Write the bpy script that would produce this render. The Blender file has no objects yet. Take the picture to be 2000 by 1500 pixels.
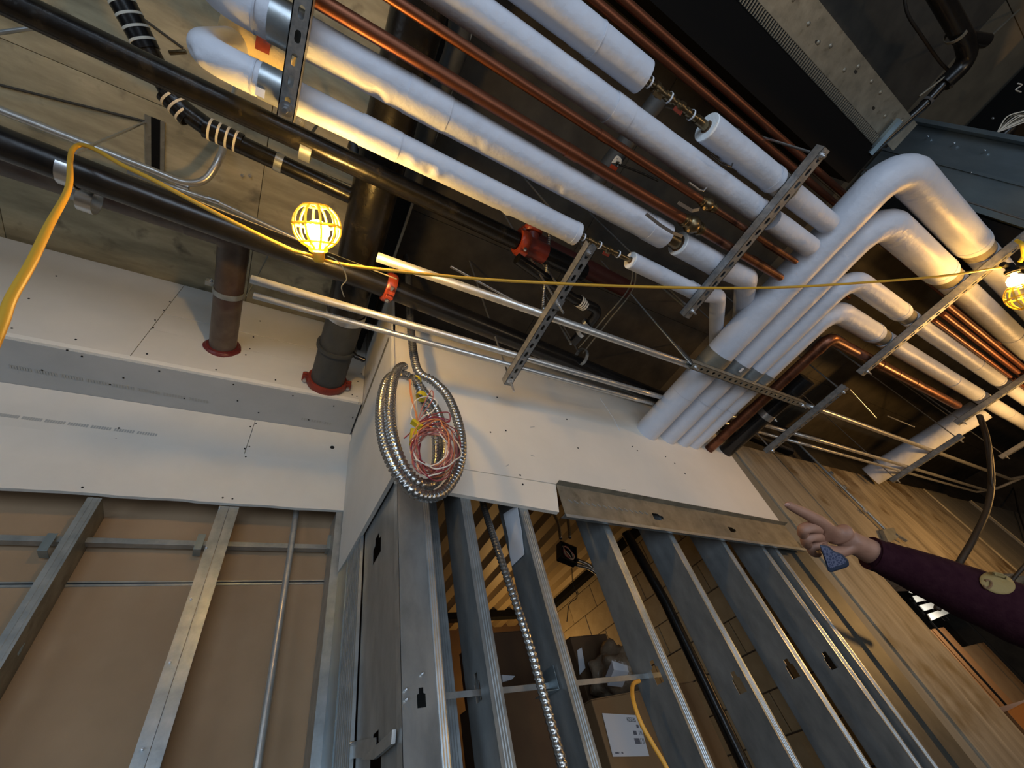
import bpy, bmesh, math, random
from mathutils import Vector, Matrix, noise
from mathutils.geometry import tessellate_polygon
random.seed(7)
S = bpy.context.scene
COL = S.collection
EYE = 1.6          # height of the lens above the floor
pi = math.pi
# ------------------------------------------------------------------ camera
RM = Matrix(((0.862, -0.454, -0.223), (0.214, 0.728, -0.652), (0.458, 0.514, 0.725)))
# orthonormalise
r2 = Vector(RM[2]).normalized(); r0 = Vector(RM[0]); r0 = (r0 - r2 * r0.dot(r2)).normalized(); r1 = r2.cross(r0)
RM = Matrix((r0, r1, r2))
FPX = 790.7
cd = bpy.data.cameras.new('camera'); cam = bpy.data.objects.new('camera', cd); COL.objects.link(cam)
cd.sensor_width = 36; cd.lens = FPX / 2000 * 36; cd.clip_start = 0.02; cd.clip_end = 100
mw = Matrix((r0, -r1, -r2)).transposed().to_4x4()
mw.translation = Vector((0, 0, EYE)); cam.matrix_world = mw
S.camera = cam
# ------------------------------------------------------------------ light
S.view_settings.view_transform = 'Standard'; S.view_settings.look = 'None'
S.view_settings.gamma = 1; S.view_settings.exposure = 0.0
try: S.view_settings.use_curve_mapping = False
except Exception: pass
w = bpy.data.worlds.new('world'); S.world = w; w.use_nodes = True
w.node_tree.nodes['Background'].inputs[0].default_value = (0.55, 0.62, 0.75, 1)
w.node_tree.nodes['Background'].inputs[1].default_value = 0.03
def area(name, loc, target, size, power, color, sy=None):
    l = bpy.data.lights.new(name, 'AREA'); l.energy = power; l.color = color
    l.shape = 'RECTANGLE'; l.size = size; l.size_y = sy or size
    o = bpy.data.objects.new(name, l); COL.objects.link(o); o.location = loc
    o.rotation_euler = (Vector(target) - Vector(loc)).to_track_quat('-Z', 'Y').to_euler(); return o
def point(name, loc, power, color, r=0.03):
    l = bpy.data.lights.new(name, 'POINT'); l.energy = power; l.color = color; l.shadow_soft_size = r
    o = bpy.data.objects.new(name, l); COL.objects.link(o); o.location = loc; return o
area('daylight_opening', (-1.2, -3.2, 1.3), (0.6, 0.6, 3.0), 2.6, 84, (0.66, 0.81, 1.0), 2.0)
area('left_cool_fill', (-3.5, -0.9, 1.5), (1.0, 0.9, 2.0), 1.8, 30, (0.74, 0.86, 1.0), 2.0)  # added cool fill from the left for the stud webs, no window there
area('floor_fill', (1.2, -1.3, 0.15), (1.9, 1.2, 2.6), 2.4, 27, (0.92, 0.94, 1.0))  # added fill shining up from floor level, an unseen helper
WARM = (1.0, 0.60, 0.19)
# ------------------------------------------------------------------ pixel rays
def ray(px, py):
    c = Vector(((px - 1000) / FPX, (py - 750) / FPX, 1.0)); return RM.transposed() @ c
UP = Vector((0, 0, EYE))
def AX(px, py, v): r = ray(px, py); return r * (v / r.x) + UP
def AY(px, py, v): r = ray(px, py); return r * (v / r.y) + UP
def AZ(px, py, v): r = ray(px, py); return r * (v / r.z) + UP      # v = height over the eye
def AD(px, py, v): return ray(px, py) * v + UP                      # v = forward depth
def W(x, y, z): return Vector((x, y, z + EYE))                       # z over the eye
point('storeroom_lamp', (2.35, 3.75, 2.5), 9, (1.0, 0.62, 0.24), 0.08)
point('corridor_lamp_behind', (3.0, -2.0, 1.15), 24, (1.0, 0.72, 0.42), 0.10)
point('back_room_fill', (7.2, 1.85, 2.1), 20, (1.0, 0.93, 0.82), 0.05)  # added fill to brighten the shelf slats and boxes, no lamp there
point('corridor_lamp_beyond', (5.4, -0.3, 2.15), 88, (1.0, 0.54, 0.17), 0.06)
# ------------------------------------------------------------------ materials
def mat(name, base, rough=0.5, metal=0.0, **k):
    m = bpy.data.materials.new(name); m.use_nodes = True; nt = m.node_tree; b = nt.nodes['Principled BSDF']
    b.inputs['Base Color'].default_value = (*base, 1); b.inputs['Roughness'].default_value = rough
    b.inputs['Metallic'].default_value = metal
    if 'spec' in k: b.inputs['Specular IOR Level'].default_value = k['spec']
    tc = nt.nodes.new('ShaderNodeTexCoord'); mp = nt.nodes.new('ShaderNodeMapping'); nt.links.new(tc.outputs['Object'], mp.inputs[0])
    mp.inputs['Scale'].default_value = k.get('stretch', (1, 1, 1))
    if 'c2' in k:       # mottled colour
        n = nt.nodes.new('ShaderNodeTexNoise'); n.inputs['Scale'].default_value = k.get('cs', 6); n.inputs['Detail'].default_value = k.get('cdet', 6)
        n.inputs['Roughness'].default_value = 0.6
        nt.links.new(mp.outputs[0], n.inputs[0])
        r = nt.nodes.new('ShaderNodeValToRGB'); nt.links.new(n.outputs[0], r.inputs[0])
        lo, hi = k.get('cr', (0.35, 0.65))
        r.color_ramp.elements[0].position = lo; r.color_ramp.elements[1].position = hi
        r.color_ramp.elements[0].color = (*base, 1); r.color_ramp.elements[1].color = (*k['c2'], 1)
        out = r.outputs[0]
        if 'c3' in k:
            n2 = nt.nodes.new('ShaderNodeTexNoise'); n2.inputs['Scale'].default_value = k.get('cs3', 30); n2.inputs['Detail'].default_value = 4
            nt.links.new(tc.outputs['Object'], n2.inputs[0])
            r2_ = nt.nodes.new('ShaderNodeValToRGB'); nt.links.new(n2.outputs[0], r2_.inputs[0])
            lo, hi = k.get('cr3', (0.55, 0.7)); r2_.color_ramp.elements[0].position = lo; r2_.color_ramp.elements[1].position = hi
            mx = nt.nodes.new('ShaderNodeMix'); mx.data_type = 'RGBA'
            nt.links.new(r2_.outputs[0], mx.inputs[0]); nt.links.new(out, mx.inputs[6]); mx.inputs[7].default_value = (*k['c3'], 1)
            out = mx.outputs[2]
        nt.links.new(out, b.inputs['Base Color'])
    if 'bump' in k:
        n = nt.nodes.new('ShaderNodeTexNoise'); n.inputs['Scale'].default_value = k.get('bs', 40); n.inputs['Detail'].default_value = k.get('bdet', 3)
        nt.links.new(mp.outputs[0] if k.get('bstretch') else tc.outputs['Object'], n.inputs[0])
        bp = nt.nodes.new('ShaderNodeBump'); bp.inputs['Strength'].default_value = k['bump']; bp.inputs['Distance'].default_value = k.get('bd', 0.003)
        nt.links.new(n.outputs[0], bp.inputs['Height']); nt.links.new(bp.outputs[0], b.inputs['Normal'])
    if 'emit' in k:
        b.inputs['Emission Color'].default_value = (*k['emit'], 1); b.inputs['Emission Strength'].default_value = k.get('es', 1)
    if 'trans' in k: b.inputs['Transmission Weight'].default_value = k['trans']
    return m
M = {}
M['jacket'] = mat('white_pipe_jacket', (0.54, 0.58, 0.66), 0.45, 0, c2=(0.62, 0.65, 0.72), cs=5, bump=0.9, bs=26, bdet=6, bd=0.004, spec=0.45)
M['jacket_end'] = mat('foam_end', (0.80, 0.84, 0.86), 0.8, 0, bump=0.5, bs=120)
M['seam'] = mat('jacket_seam_tape', (0.50, 0.54, 0.62), 0.35, 0, bump=0.3, bs=60)
M['fiberglass'] = mat('fiberglass', (0.62, 0.50, 0.28), 0.9, 0, bump=0.7, bs=90)
M['galv'] = mat('galvanised_steel', (0.30, 0.335, 0.35), 0.36, 0.70, c2=(0.44, 0.47, 0.48), cs=14, cdet=8, bump=0.12, bs=60)
M['galv_dirty'] = mat('dusty_galvanised_steel', (0.22, 0.21, 0.17), 0.5, 0.6, c2=(0.33, 0.31, 0.25), cs=12, cdet=6, c3=(0.12, 0.10, 0.07), cs3=16, cr3=(0.6, 0.8), bump=0.2, bs=80)
M['galv_blue'] = mat('bluish_galvanised_steel', (0.25, 0.32, 0.36), 0.34, 0.8, c2=(0.36, 0.44, 0.48), cs=7, stretch=(1, 1, 0.3), cdet=5, bump=0.1, bs=25)
M['stud_web'] = mat('stud_web_steel', (0.20, 0.218, 0.222), 0.33, 0.5, c2=(0.33, 0.35, 0.352), cs=9, cdet=8, stretch=(1, 1, 0.5), bump=0.12, bs=50)
M['dark_steel'] = mat('dark_steel', (0.06, 0.065, 0.06), 0.5, 0.4, c2=(0.10, 0.10, 0.09), cs=8)
M['chan'] = mat('slotted_channel_zinc', (0.21, 0.225, 0.235), 0.46, 0.65, c2=(0.36, 0.36, 0.35), cs=45, cdet=6, bump=0.12, bs=90)
M['zinc'] = mat('bright_zinc', (0.62, 0.64, 0.66), 0.28, 0.9)
M['emt'] = mat('conduit_steel', (0.46, 0.465, 0.46), 0.33, 0.7, c2=(0.60, 0.60, 0.57), cs=30, bump=0.06, bs=90)
M['black'] = mat('black_cast_iron', (0.006, 0.006, 0.0065), 0.27, 0, c2=(0.013, 0.012, 0.011), cs=9, bump=0.25, bs=28, spec=0.45)
M['black_dusty'] = mat('black_cast_iron_dusty', (0.007, 0.0065, 0.006), 0.27, 0, c2=(0.035, 0.03, 0.022), cs=16, cr=(0.5, 0.85), bump=0.35, bs=45, spec=0.45)
M['charcoal'] = mat('charcoal_painted_pipe', (0.030, 0.033, 0.034), 0.55, 0, c2=(0.045, 0.048, 0.048), cs=8, bump=0.15, bs=50)
M['brownpipe'] = mat('brown_cast_pipe', (0.05, 0.032, 0.025), 0.38, 0, c2=(0.12, 0.09, 0.068), cs=6, c3=(0.055, 0.03, 0.025), cs3=5, cr3=(0.5, 0.62), bump=0.25, bs=30, spec=0.6)
M['copper'] = mat('copper', (0.24, 0.085, 0.042), 0.42, 0.8, c2=(0.17, 0.06, 0.03), cs=10, stretch=(0.2, 1, 1), bump=0.05, bs=40)
M['copper_old'] = mat('tarnished_copper', (0.15, 0.055, 0.032), 0.36, 0.8, c2=(0.27, 0.115, 0.06), cs=9, c3=(0.05, 0.02, 0.015), cs3=14, cr3=(0.5, 0.7), bump=0.06, bs=40)
M['brass'] = mat('brass', (0.25, 0.19, 0.105), 0.32, 0.9, c2=(0.15, 0.11, 0.06), cs=30)
M['red'] = mat('red_coupling_paint', (0.27, 0.035, 0.014), 0.32, 0, c2=(0.36, 0.055, 0.02), cs=30, bump=0.5, bs=60, bd=0.004, spec=0.6)
M['redseal'] = mat('red_firestop_sealant', (0.13, 0.018, 0.017), 0.42, 0, bump=0.8, bs=40, bd=0.006, spec=0.5)
M['redmatte'] = mat('red_oxide_paint', (0.24, 0.035, 0.018), 0.45, 0, c2=(0.15, 0.022, 0.014), cs=20, bump=0.3, bs=40)
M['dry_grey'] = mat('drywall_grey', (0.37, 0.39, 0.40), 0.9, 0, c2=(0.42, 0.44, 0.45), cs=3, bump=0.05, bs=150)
M['dry'] = mat('drywall_paper', (0.60, 0.585, 0.54), 0.88, 0, c2=(0.66, 0.64, 0.59), cs=2.5, bump=0.06, bs=150)
M['dry_core'] = mat('gypsum_edge', (0.74, 0.73, 0.68), 0.95, 0, bump=0.9, bs=60, bd=0.003)
M['dry_right'] = mat('drywall_right', (0.72, 0.68, 0.60), 0.85, 0, c2=(0.78, 0.735, 0.65), cs=2.2, bump=0.05, bs=140)
M['screw'] = mat('black_screw', (0.012, 0.012, 0.012), 0.5, 0.3)
M['print'] = mat('grey_printing', (0.36, 0.37, 0.36), 0.9)
M['liner'] = mat('brown_shaft_liner', (0.27, 0.185, 0.108), 0.85, 0, c2=(0.33, 0.23, 0.138), cs=2.5, bump=0.05, bs=60)
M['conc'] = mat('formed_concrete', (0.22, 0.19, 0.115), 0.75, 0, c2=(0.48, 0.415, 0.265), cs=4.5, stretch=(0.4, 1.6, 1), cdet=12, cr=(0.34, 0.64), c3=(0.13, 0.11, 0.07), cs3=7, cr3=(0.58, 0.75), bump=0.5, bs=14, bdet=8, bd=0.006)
M['conc_mid'] = mat('half_shaded_concrete', (0.075, 0.066, 0.048), 0.8, 0, c2=(0.12, 0.105, 0.075), cs=4, cdet=9, bump=0.4, bs=16)  # middle slab tone, shade of the right-hand ceiling put into the colour
M['conc_dark'] = mat('shaded_concrete', (0.030, 0.027, 0.022), 0.85, 0, c2=(0.055, 0.049, 0.038), cs=5, cdet=8, bump=0.4, bs=20)  # darkest slab tone, shade between the pipes put into the colour
M['conc_tan'] = mat('tan_board_formed_concrete', (0.14, 0.12, 0.088), 0.6, 0, c2=(0.30, 0.265, 0.20), cs=3.5, stretch=(3, 1, 0.35), cdet=10, cr=(0.36, 0.62), c3=(0.10, 0.07, 0.035), cs3=3.2, cr3=(0.56, 0.68), bump=0.4, bs=14, bdet=6, bd=0.004)
M['conc_grey'] = mat('grey_formed_concrete', (0.15, 0.145, 0.12), 0.6, 0, c2=(0.22, 0.205, 0.165), cs=5, stretch=(3, 1, 0.3), cdet=8, bump=0.3, bs=18, bd=0.003)
M['blackmat'] = mat('black_lining', (0.003, 0.003, 0.003), 0.8, spec=0.2)
M['yellow'] = mat('yellow_plastic', (0.95, 0.74, 0.06), 0.4, 0, trans=0.6)
M['yellow_cord'] = mat('yellow_cord', (0.55, 0.31, 0.025), 0.5, 0, bump=0.2, bs=60)
M['orange_cord'] = mat('orange_cord', (0.70, 0.36, 0.05), 0.5)
M['yellow_tape'] = mat('yellow_tape', (0.55, 0.42, 0.02), 0.4)
M['bulb'] = mat('lit_bulb', (1, 0.9, 0.6), 0.3, 0, emit=(1.0, 0.58, 0.16), es=600)
M['bulb2'] = mat('lit_bulb_right', (1, 0.9, 0.6), 0.3, 0, emit=(1.0, 0.50, 0.10), es=260)
M['flex'] = mat('flexible_steel_conduit', (0.42, 0.42, 0.41), 0.26, 0.92)
M['wire_red'] = mat('wire_red', (0.25, 0.03, 0.045), 0.4)
M['wire_pink'] = mat('wire_pink', (0.40, 0.14, 0.12), 0.4)
M['wire_white'] = mat('wire_white', (0.72, 0.68, 0.60), 0.4)
M['wire_orange'] = mat('wire_orange', (0.60, 0.22, 0.08), 0.4)
M['white'] = mat('white_paper', (0.74, 0.78, 0.84), 0.7)
M['white_band'] = mat('white_band', (0.75, 0.71, 0.60), 0.4)
M['cable'] = mat('brown_cable', (0.028, 0.02, 0.013), 0.6)
M['thin_wire'] = mat('thin_wire', (0.55, 0.48, 0.30), 0.4, 0.3)
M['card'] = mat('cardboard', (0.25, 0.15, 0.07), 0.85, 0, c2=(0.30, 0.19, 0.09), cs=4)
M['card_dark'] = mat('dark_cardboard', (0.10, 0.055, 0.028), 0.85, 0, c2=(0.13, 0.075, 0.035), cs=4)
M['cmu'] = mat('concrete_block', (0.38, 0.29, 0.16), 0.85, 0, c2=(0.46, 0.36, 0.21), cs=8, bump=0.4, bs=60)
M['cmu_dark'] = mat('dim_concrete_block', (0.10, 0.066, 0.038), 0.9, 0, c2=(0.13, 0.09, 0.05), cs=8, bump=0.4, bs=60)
M['deck'] = mat('tan_metal_deck', (0.42, 0.31, 0.16), 0.5, 0.2)
M['ink'] = mat('black_ink', (0.02, 0.02, 0.02), 0.7)
M['ink_grey'] = mat('grey_ink', (0.15, 0.15, 0.18), 0.7)
M['plasticbag'] = mat('clear_plastic_wrap', (0.30, 0.24, 0.17), 0.3, 0, c2=(0.2, 0.15, 0.1), cs=12, bump=0.8, bs=14, bd=0.02)
M['skin'] = mat('skin', (0.25, 0.125, 0.08), 0.6, 0, c2=(0.31, 0.16, 0.105), cs=25, bump=0.25, bs=120, bd=0.0012)
M['nail'] = mat('fingernail', (0.55, 0.32, 0.26), 0.3)
M['sleeve'] = mat('maroon_knit', (0.018, 0.004, 0.008), 0.95, 0, spec=0.08, c2=(0.027, 0.008, 0.012), cs=60, bump=0.5, bs=250, bd=0.0015)
M['gold'] = mat('mustard_suede', (0.24, 0.17, 0.06), 0.8, 0, bump=0.3, bs=150)
M['brown_curl'] = mat('brown_curl', (0.14, 0.075, 0.03), 0.8)
M['case_blue'] = mat('navy_case', (0.008, 0.018, 0.040), 0.5)
M['case_lace'] = mat('pale_lace_print', (0.24, 0.26, 0.36), 0.6)
M['duct_black'] = mat('black_duct_liner', (0.003, 0.003, 0.0032), 0.8, spec=0.15)
M['shelfwhite'] = mat('white_wire_shelf', (0.75, 0.75, 0.70), 0.4, 0, emit=(1, 0.95, 0.85), es=0.0)
M['window'] = mat('bright_storeroom_lamp_panel', (1, 0.8, 0.4), 0.4, 0, emit=(1.0, 0.62, 0.2), es=2.5)
M['orange_box'] = mat('orange_brown_board', (0.24, 0.11, 0.035), 0.8)
M['gunk'] = mat('dried_overspray', (0.33, 0.28, 0.2), 0.9)

# ------------------------------------------------------------------ object helpers
WO = {}
def tag(o, label=None, cat=None, group=None, kind=None):
    if label: o['label'] = label
    if cat: o['category'] = cat
    if group: o['group'] = group
    if kind: o['kind'] = kind
    return o
def finish(name, bm, m, parent=None, smooth=None, solid=None, bevel=None):
    me = bpy.data.meshes.new(name)
    bmesh.ops.recalc_face_normals(bm, faces=bm.faces)
    xs = [v.co for v in bm.verts]
    lo = Vector((min(c.x for c in xs), min(c.y for c in xs), min(c.z for c in xs)))
    hi = Vector((max(c.x for c in xs), max(c.y for c in xs), max(c.z for c in xs)))
    org = Vector(((lo.x + hi.x) / 2, (lo.y + hi.y) / 2, lo.z))
    for v in bm.verts: v.co -= org
    if smooth is not None:
        for f in bm.faces: f.smooth = True
    bm.to_mesh(me); bm.free()
    if smooth is not None and smooth < 180:
        try: me.set_sharp_from_angle(angle=math.radians(smooth))
        except Exception: pass
    me.materials.append(m if not isinstance(m, str) else M[m])
    o = bpy.data.objects.new(name, me); COL.objects.link(o)
    if parent: o.parent = parent; o.location = org - WO[parent.name]
    else: o.location = org
    WO[o.name] = org.copy()
    if solid:
        md = o.modifiers.new('thickness', 'SOLIDIFY'); md.thickness = solid; md.offset = 0
    if bevel:
        md = o.modifiers.new('edges', 'BEVEL'); md.width = bevel; md.segments = 2; md.limit_method = 'ANGLE'
    return o
def thing(name, label, cat, loc, group=None, kind=None):
    o = bpy.data.objects.new(name, None); COL.objects.link(o); o.location = Vector(loc); o.empty_display_size = 0.05
    WO[o.name] = Vector(loc); return tag(o, label, cat, group, kind)
def frame(d, up=None):
    d = d.normalized(); up = up or Vector((0, 0, 1))
    if abs(d.dot(up)) > 0.97: up = Vector((0, 1, 0)) if abs(d.y) < 0.9 else Vector((1, 0, 0))
    a = d.cross(up).normalized(); b = a.cross(d).normalized(); return a, b
def box(bm, c, s, rot=None):
    g = bmesh.ops.create_cube(bm, size=1)
    m = Matrix.Diagonal((*s, 1))
    if rot is not None: m = rot.to_4x4() @ m
    m = Matrix.Translation(c) @ m
    bmesh.ops.transform(bm, matrix=m, verts=g['verts'])
def boxmm(bm, a, b):
    a = Vector(a); b = Vector(b); box(bm, (a + b) / 2, [abs(b[i] - a[i]) for i in range(3)])
def quadbox(bm, pts, nrm, t):
    """a slab from four corners pushed along nrm by t"""
    vs = [bm.verts.new(p) for p in pts]; ws = [bm.verts.new(Vector(p) + Vector(nrm) * t) for p in pts]
    n = len(pts); bm.faces.new(vs); bm.faces.new(ws[::-1])
    for i in range(n): bm.faces.new((vs[i], vs[(i + 1) % n], ws[(i + 1) % n], ws[i]))
def fillet(pts, r, n=8):
    pts = [Vector(p) for p in pts]; out = [pts[0]]
    for i in range(1, len(pts) - 1):
        a, b, c = pts[i - 1], pts[i], pts[i + 1]; u = (a - b); v = (c - b)
        ang = u.angle(v)
        if ang > 3.1: out.append(b); continue
        t = min(r / math.tan(ang / 2), u.length * 0.49, v.length * 0.49)
        rr = t * math.tan(ang / 2); u.normalize(); v.normalize()
        p0 = b + u * t; p1 = b + v * t; cc = b + (u + v).normalized() * (rr / math.sin(ang / 2))
        q0 = p0 - cc; q1 = p1 - cc; ax = q0.cross(q1).normalized(); tot = q0.angle(q1)
        for k in range(n + 1):
            out.append(cc + Matrix.Rotation(tot * k / n, 3, ax) @ q0)
    out.append(pts[-1]); return out
def spline(pts, n=8):
    pts = [Vector(p) for p in pts]; P = [pts[0] * 2 - pts[1]] + pts + [pts[-1] * 2 - pts[-2]]; out = []
    for i in range(1, len(P) - 2):
        a, b, c, d = P[i - 1:i + 3]
        for k in range(n):
            t = k / n
            out.append(0.5 * ((2 * b) + (c - a) * t + (2 * a - 5 * b + 4 * c - d) * t * t + (3 * b - a - 3 * c + d) * t ** 3))
    out.append(pts[-1]); return out
def resample(pts, step):
    out = [pts[0].copy()]; acc = 0
    for a, b in zip(pts, pts[1:]):
        L = (b - a).length
        if L < 1e-9: continue
        t = step - acc
        while t <= L: out.append(a.lerp(b, t / L)); t += step
        acc = (acc + L) % step if t > L and False else L - (t - step)
    out.append(pts[-1].copy()); return out
def sweep(bm, pts, r, seg=20, caps=True, inner=None):
    """tube along points; r is a number or a function of (arc length, angle, point)"""
    pts = [Vector(p) for p in pts]; n = len(pts); rings = []
    d0 = (pts[1] - pts[0]).normalized(); a, b = frame(d0); s = 0
    for i, p in enumerate(pts):
        if i == 0: d = (pts[1] - p)
        elif i == n - 1: d = (p - pts[i - 1])
        else: d = (pts[i + 1] - pts[i - 1])
        d.normalize()
        if i: s += (p - pts[i - 1]).length
        a = (a - d * a.dot(d)).normalized(); b = d.cross(a)
        ring = []
        for k in range(seg):
            th = 2 * pi * k / seg; rr = r(s, th, p) if callable(r) else r
            ring.append(bm.verts.new(p + (a * math.cos(th) + b * math.sin(th)) * rr))
        rings.append(ring)
    for u, v in zip(rings, rings[1:]):
        for k in range(seg): bm.faces.new((u[k], u[(k + 1) % seg], v[(k + 1) % seg], v[k]))
    if caps:
        bm.faces.new(rings[0][::-1]); bm.faces.new(rings[-1])
    return rings
def lathe(bm, p, d, prof, seg=20, up=None):
    """prof: (along, radius) pairs"""
    p = Vector(p); d = Vector(d).normalized(); a, b = frame(d, up); rings = []
    for t, r in prof:
        rings.append([bm.verts.new(p + d * t + (a * math.cos(2 * pi * k / seg) + b * math.sin(2 * pi * k / seg)) * max(r, 1e-4)) for k in range(seg)])
    for u, v in zip(rings, rings[1:]):
        for k in range(seg): bm.faces.new((u[k], u[(k + 1) % seg], v[(k + 1) % seg], v[k]))
    bm.faces.new(rings[0][::-1]); bm.faces.new(rings[-1])
def NB(): return bmesh.new()
def tube(name, pts, r, m, parent=None, seg=20, caps=True, smooth=50):
    bm = NB(); sweep(bm, pts, r, seg, caps); return finish(name, bm, m, parent, smooth)
def ring(name, p, d, r, width, m, parent=None, t=0.003, seg=32, closed=True):
    """a band round a pipe"""
    bm = NB(); d = Vector(d).normalized()
    lathe_open(bm, Vector(p) - d * width / 2, d, [(0, r), (0, r + t), (width, r + t), (width, r)], seg)
    return finish(name, bm, m, parent, 40)
def lathe_open(bm, p, d, prof, seg=32):
    a, b = frame(d); rings = []
    for t, r in prof:
        rings.append([bm.verts.new(p + d * t + (a * math.cos(2 * pi * k / seg) + b * math.sin(2 * pi * k / seg)) * r) for k in range(seg)])
    m = len(rings)
    for i in range(m):
        u, v = rings[i], rings[(i + 1) % m]
        for k in range(seg): bm.faces.new((u[k], u[(k + 1) % seg], v[(k + 1) % seg], v[k]))
def holed(bm, org, u, v, L, Wd, holes, t, nrm):
    """plate of size L x Wd at org spanned by u,v with polygon holes [(cu,cv,[(du,dv)..])], thickness t along nrm"""
    u = Vector(u); v = Vector(v); nrm = Vector(nrm)
    holes = sorted(holes, key=lambda h: h[0]); cuts = [0]
    for h, h2 in zip(holes, holes[1:]): cuts.append((h[0] + h2[0]) / 2)
    cuts.append(L)
    if not holes: cuts = [0, L]
    for i in range(len(cuts) - 1):
        a, b = cuts[i], cuts[i + 1]
        outer = [(a, 0), (b, 0), (b, Wd), (a, Wd)]
        if i < len(holes):
            hh = holes[i]; inner = [(hh[0] + du, hh[1] + dv) for du, dv in hh[2]]
            polys = [[Vector((*q, 0)) for q in outer], [Vector((*q, 0)) for q in inner[::-1]]]
        else: inner = []; polys = [[Vector((*q, 0)) for q in outer]]
        flat = [q for pl in polys for q in pl]
        tris = tessellate_polygon(polys)
        for off in (0, t):
            vs = [bm.verts.new(org + u * q.x + v * q.y + nrm * off) for q in flat]
            for tr in tris:
                try: bm.faces.new([vs[k] for k in tr])
                except Exception: pass
        for k in range(len(inner)):
            p, q = inner[k], inner[(k + 1) % len(inner)]
            bm.faces.new([bm.verts.new(org + u * c[0] + v * c[1] + nrm * o) for c, o in ((p, 0), (q, 0), (q, t), (p, t))])
def slot(l, wd, n=5):
    out = []; r = wd / 2
    for k in range(n): a = -pi / 2 + pi * k / (n - 1); out.append((l / 2 - r + r * math.cos(a), r * math.sin(a)))
    for k in range(n): a = pi / 2 + pi * k / (n - 1); out.append((-l / 2 + r + r * math.cos(a), r * math.sin(a)))
    return out
CH = 0.041
def channel(name, p0, p1, label, m='chan', wd=CH, h=CH, pitch=0.0508, parent=None, group=None, sl=(0.029, 0.014), cat='channel'):
    """slotted strut channel, slots facing down, p0/p1 = centre line of the slotted face"""
    p0 = Vector(p0); p1 = Vector(p1); d = (p1 - p0); L = d.length; d.normalize(); s = d.cross(Vector((0, 0, 1))).normalized(); up = Vector((0, 0, 1))
    t = 0.0026; root = parent or thing(name, label, cat, p0, group)
    bm = NB(); org = p0 - s * wd / 2
    n = int(L / pitch); hs = [((L - (n - 1) * pitch) / 2 + k * pitch, wd / 2, slot(*sl)) for k in range(n)]
    holed(bm, org, d, s, L, wd, hs, t, up); finish('slotted_face', bm, m, root, None)
    for sg in (-1, 1):
        bm = NB(); a = p0 + s * sg * (wd / 2)
        quadbox(bm, [a, a + d * L, a + d * L + up * h, a + up * h], -s * sg, t)
        b = a + up * h
        quadbox(bm, [b, b + d * L, b + d * L - s * sg * 0.009, b - s * sg * 0.009], -up, t)
        c = b - s * sg * 0.009
        quadbox(bm, [c, c + d * L, c + d * L - up * 0.007, c - up * 0.007], s * sg, t)
        finish('side_flange', bm, m, root, None)
    return root
def bolt(p, d, r=0.011, parent=None, m='zinc', washer=True, rod=0):
    d = Vector(d).normalized(); bm = NB()
    if washer: lathe(bm, p, d, [(0, r * 1.6), (0.002, r * 1.6)], 16)
    lathe(bm, Vector(p) + d * 0.002, d, [(0, r), (0.008, r)], 6)
    lathe(bm, Vector(p) + d * 0.01, d, [(0, r * 0.5), (0.006 + rod, r * 0.5)], 10)
    return finish('nut', bm, m, parent, 30)
def rodthing(name, a, b, label, r=0.005, m='zinc', cat='rod', group=None, parent=None):
    a = Vector(a); b = Vector(b); L = (b - a).length; n = min(400, max(2, int(L / 0.004)))
    o = tube(name, [a.lerp(b, k / n) for k in range(n + 1)], lambda s, th, p: r * (1 + 0.10 * math.sin(2 * pi * s / 0.012)), m, parent, 8, True, 80)
    if not parent: tag(o, label, cat, group)
    return o
def flexpath(bm, pts, r, pitch=0.008, seg=14, amp=0.10):
    q = resample([Vector(p) for p in pts], pitch / 4)
    sweep(bm, q, lambda s, th, p: r * (1 + amp * math.sin(2 * pi * (s / pitch) + th)), seg, True)

exec_order = []
# =================================================================== STRUCTURE
def struct(name, parent=None): return thing(name, None, None, (0, 0, 0), kind='structure') if parent is None else None
CZ = 2.75
bm = NB(); boxmm(bm, (-4, -4.5, -0.15), (13, 7, 0)); tag(finish('floor', bm, 'conc_dark'), kind='structure')
# ceiling: formed panels
ceil = thing('ceiling', None, None, W(0, 0, CZ), kind='structure')
xs = [-4, -1.55, -0.42, 0.10]
ys = [-4.5, -3.2, -1.9, -0.62, 0.82, 2.4]
for i in range(3):
    for j in range(5):
        bm = NB(); dz = random.uniform(0, 0.006)
        boxmm(bm, W(xs[i] + 0.002, ys[j] + 0.002, CZ + dz), W(xs[i + 1] - 0.002, ys[j + 1] - 0.002, CZ + 0.2))
        finish('form_panel', bm, 'conc', ceil)  # brighter slab copy, lamplight on the left ceiling put into its colour
xs2 = [0.10, 1.6, 3.4, 5.6, 8.5, 13]
for i in range(5):
    for j in range(5):
        bm = NB(); dz = 0.03 + random.uniform(0, 0.006)
        boxmm(bm, W(xs2[i] + 0.002, ys[j] + 0.002, CZ + dz), W(xs2[i + 1] - 0.002, ys[j + 1] - 0.002, CZ + 0.2))
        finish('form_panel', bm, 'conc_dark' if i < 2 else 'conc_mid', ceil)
bm = NB(); boxmm(bm, W(0.16, -4.4, 2.42), W(0.33, 1.75, CZ + 0.02)); tag(finish('beam_1', bm, 'blackmat'), kind='structure')  # box beam for the dark band beside the storm pipe
bm = NB(); boxmm(bm, W(0.332, -0.2, 2.40), W(0.345, 1.3, CZ + 0.02)); tag(finish('beam_2', bm, 'galv_dirty'), kind='structure')  # grey right-hand edge of that beam
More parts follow.
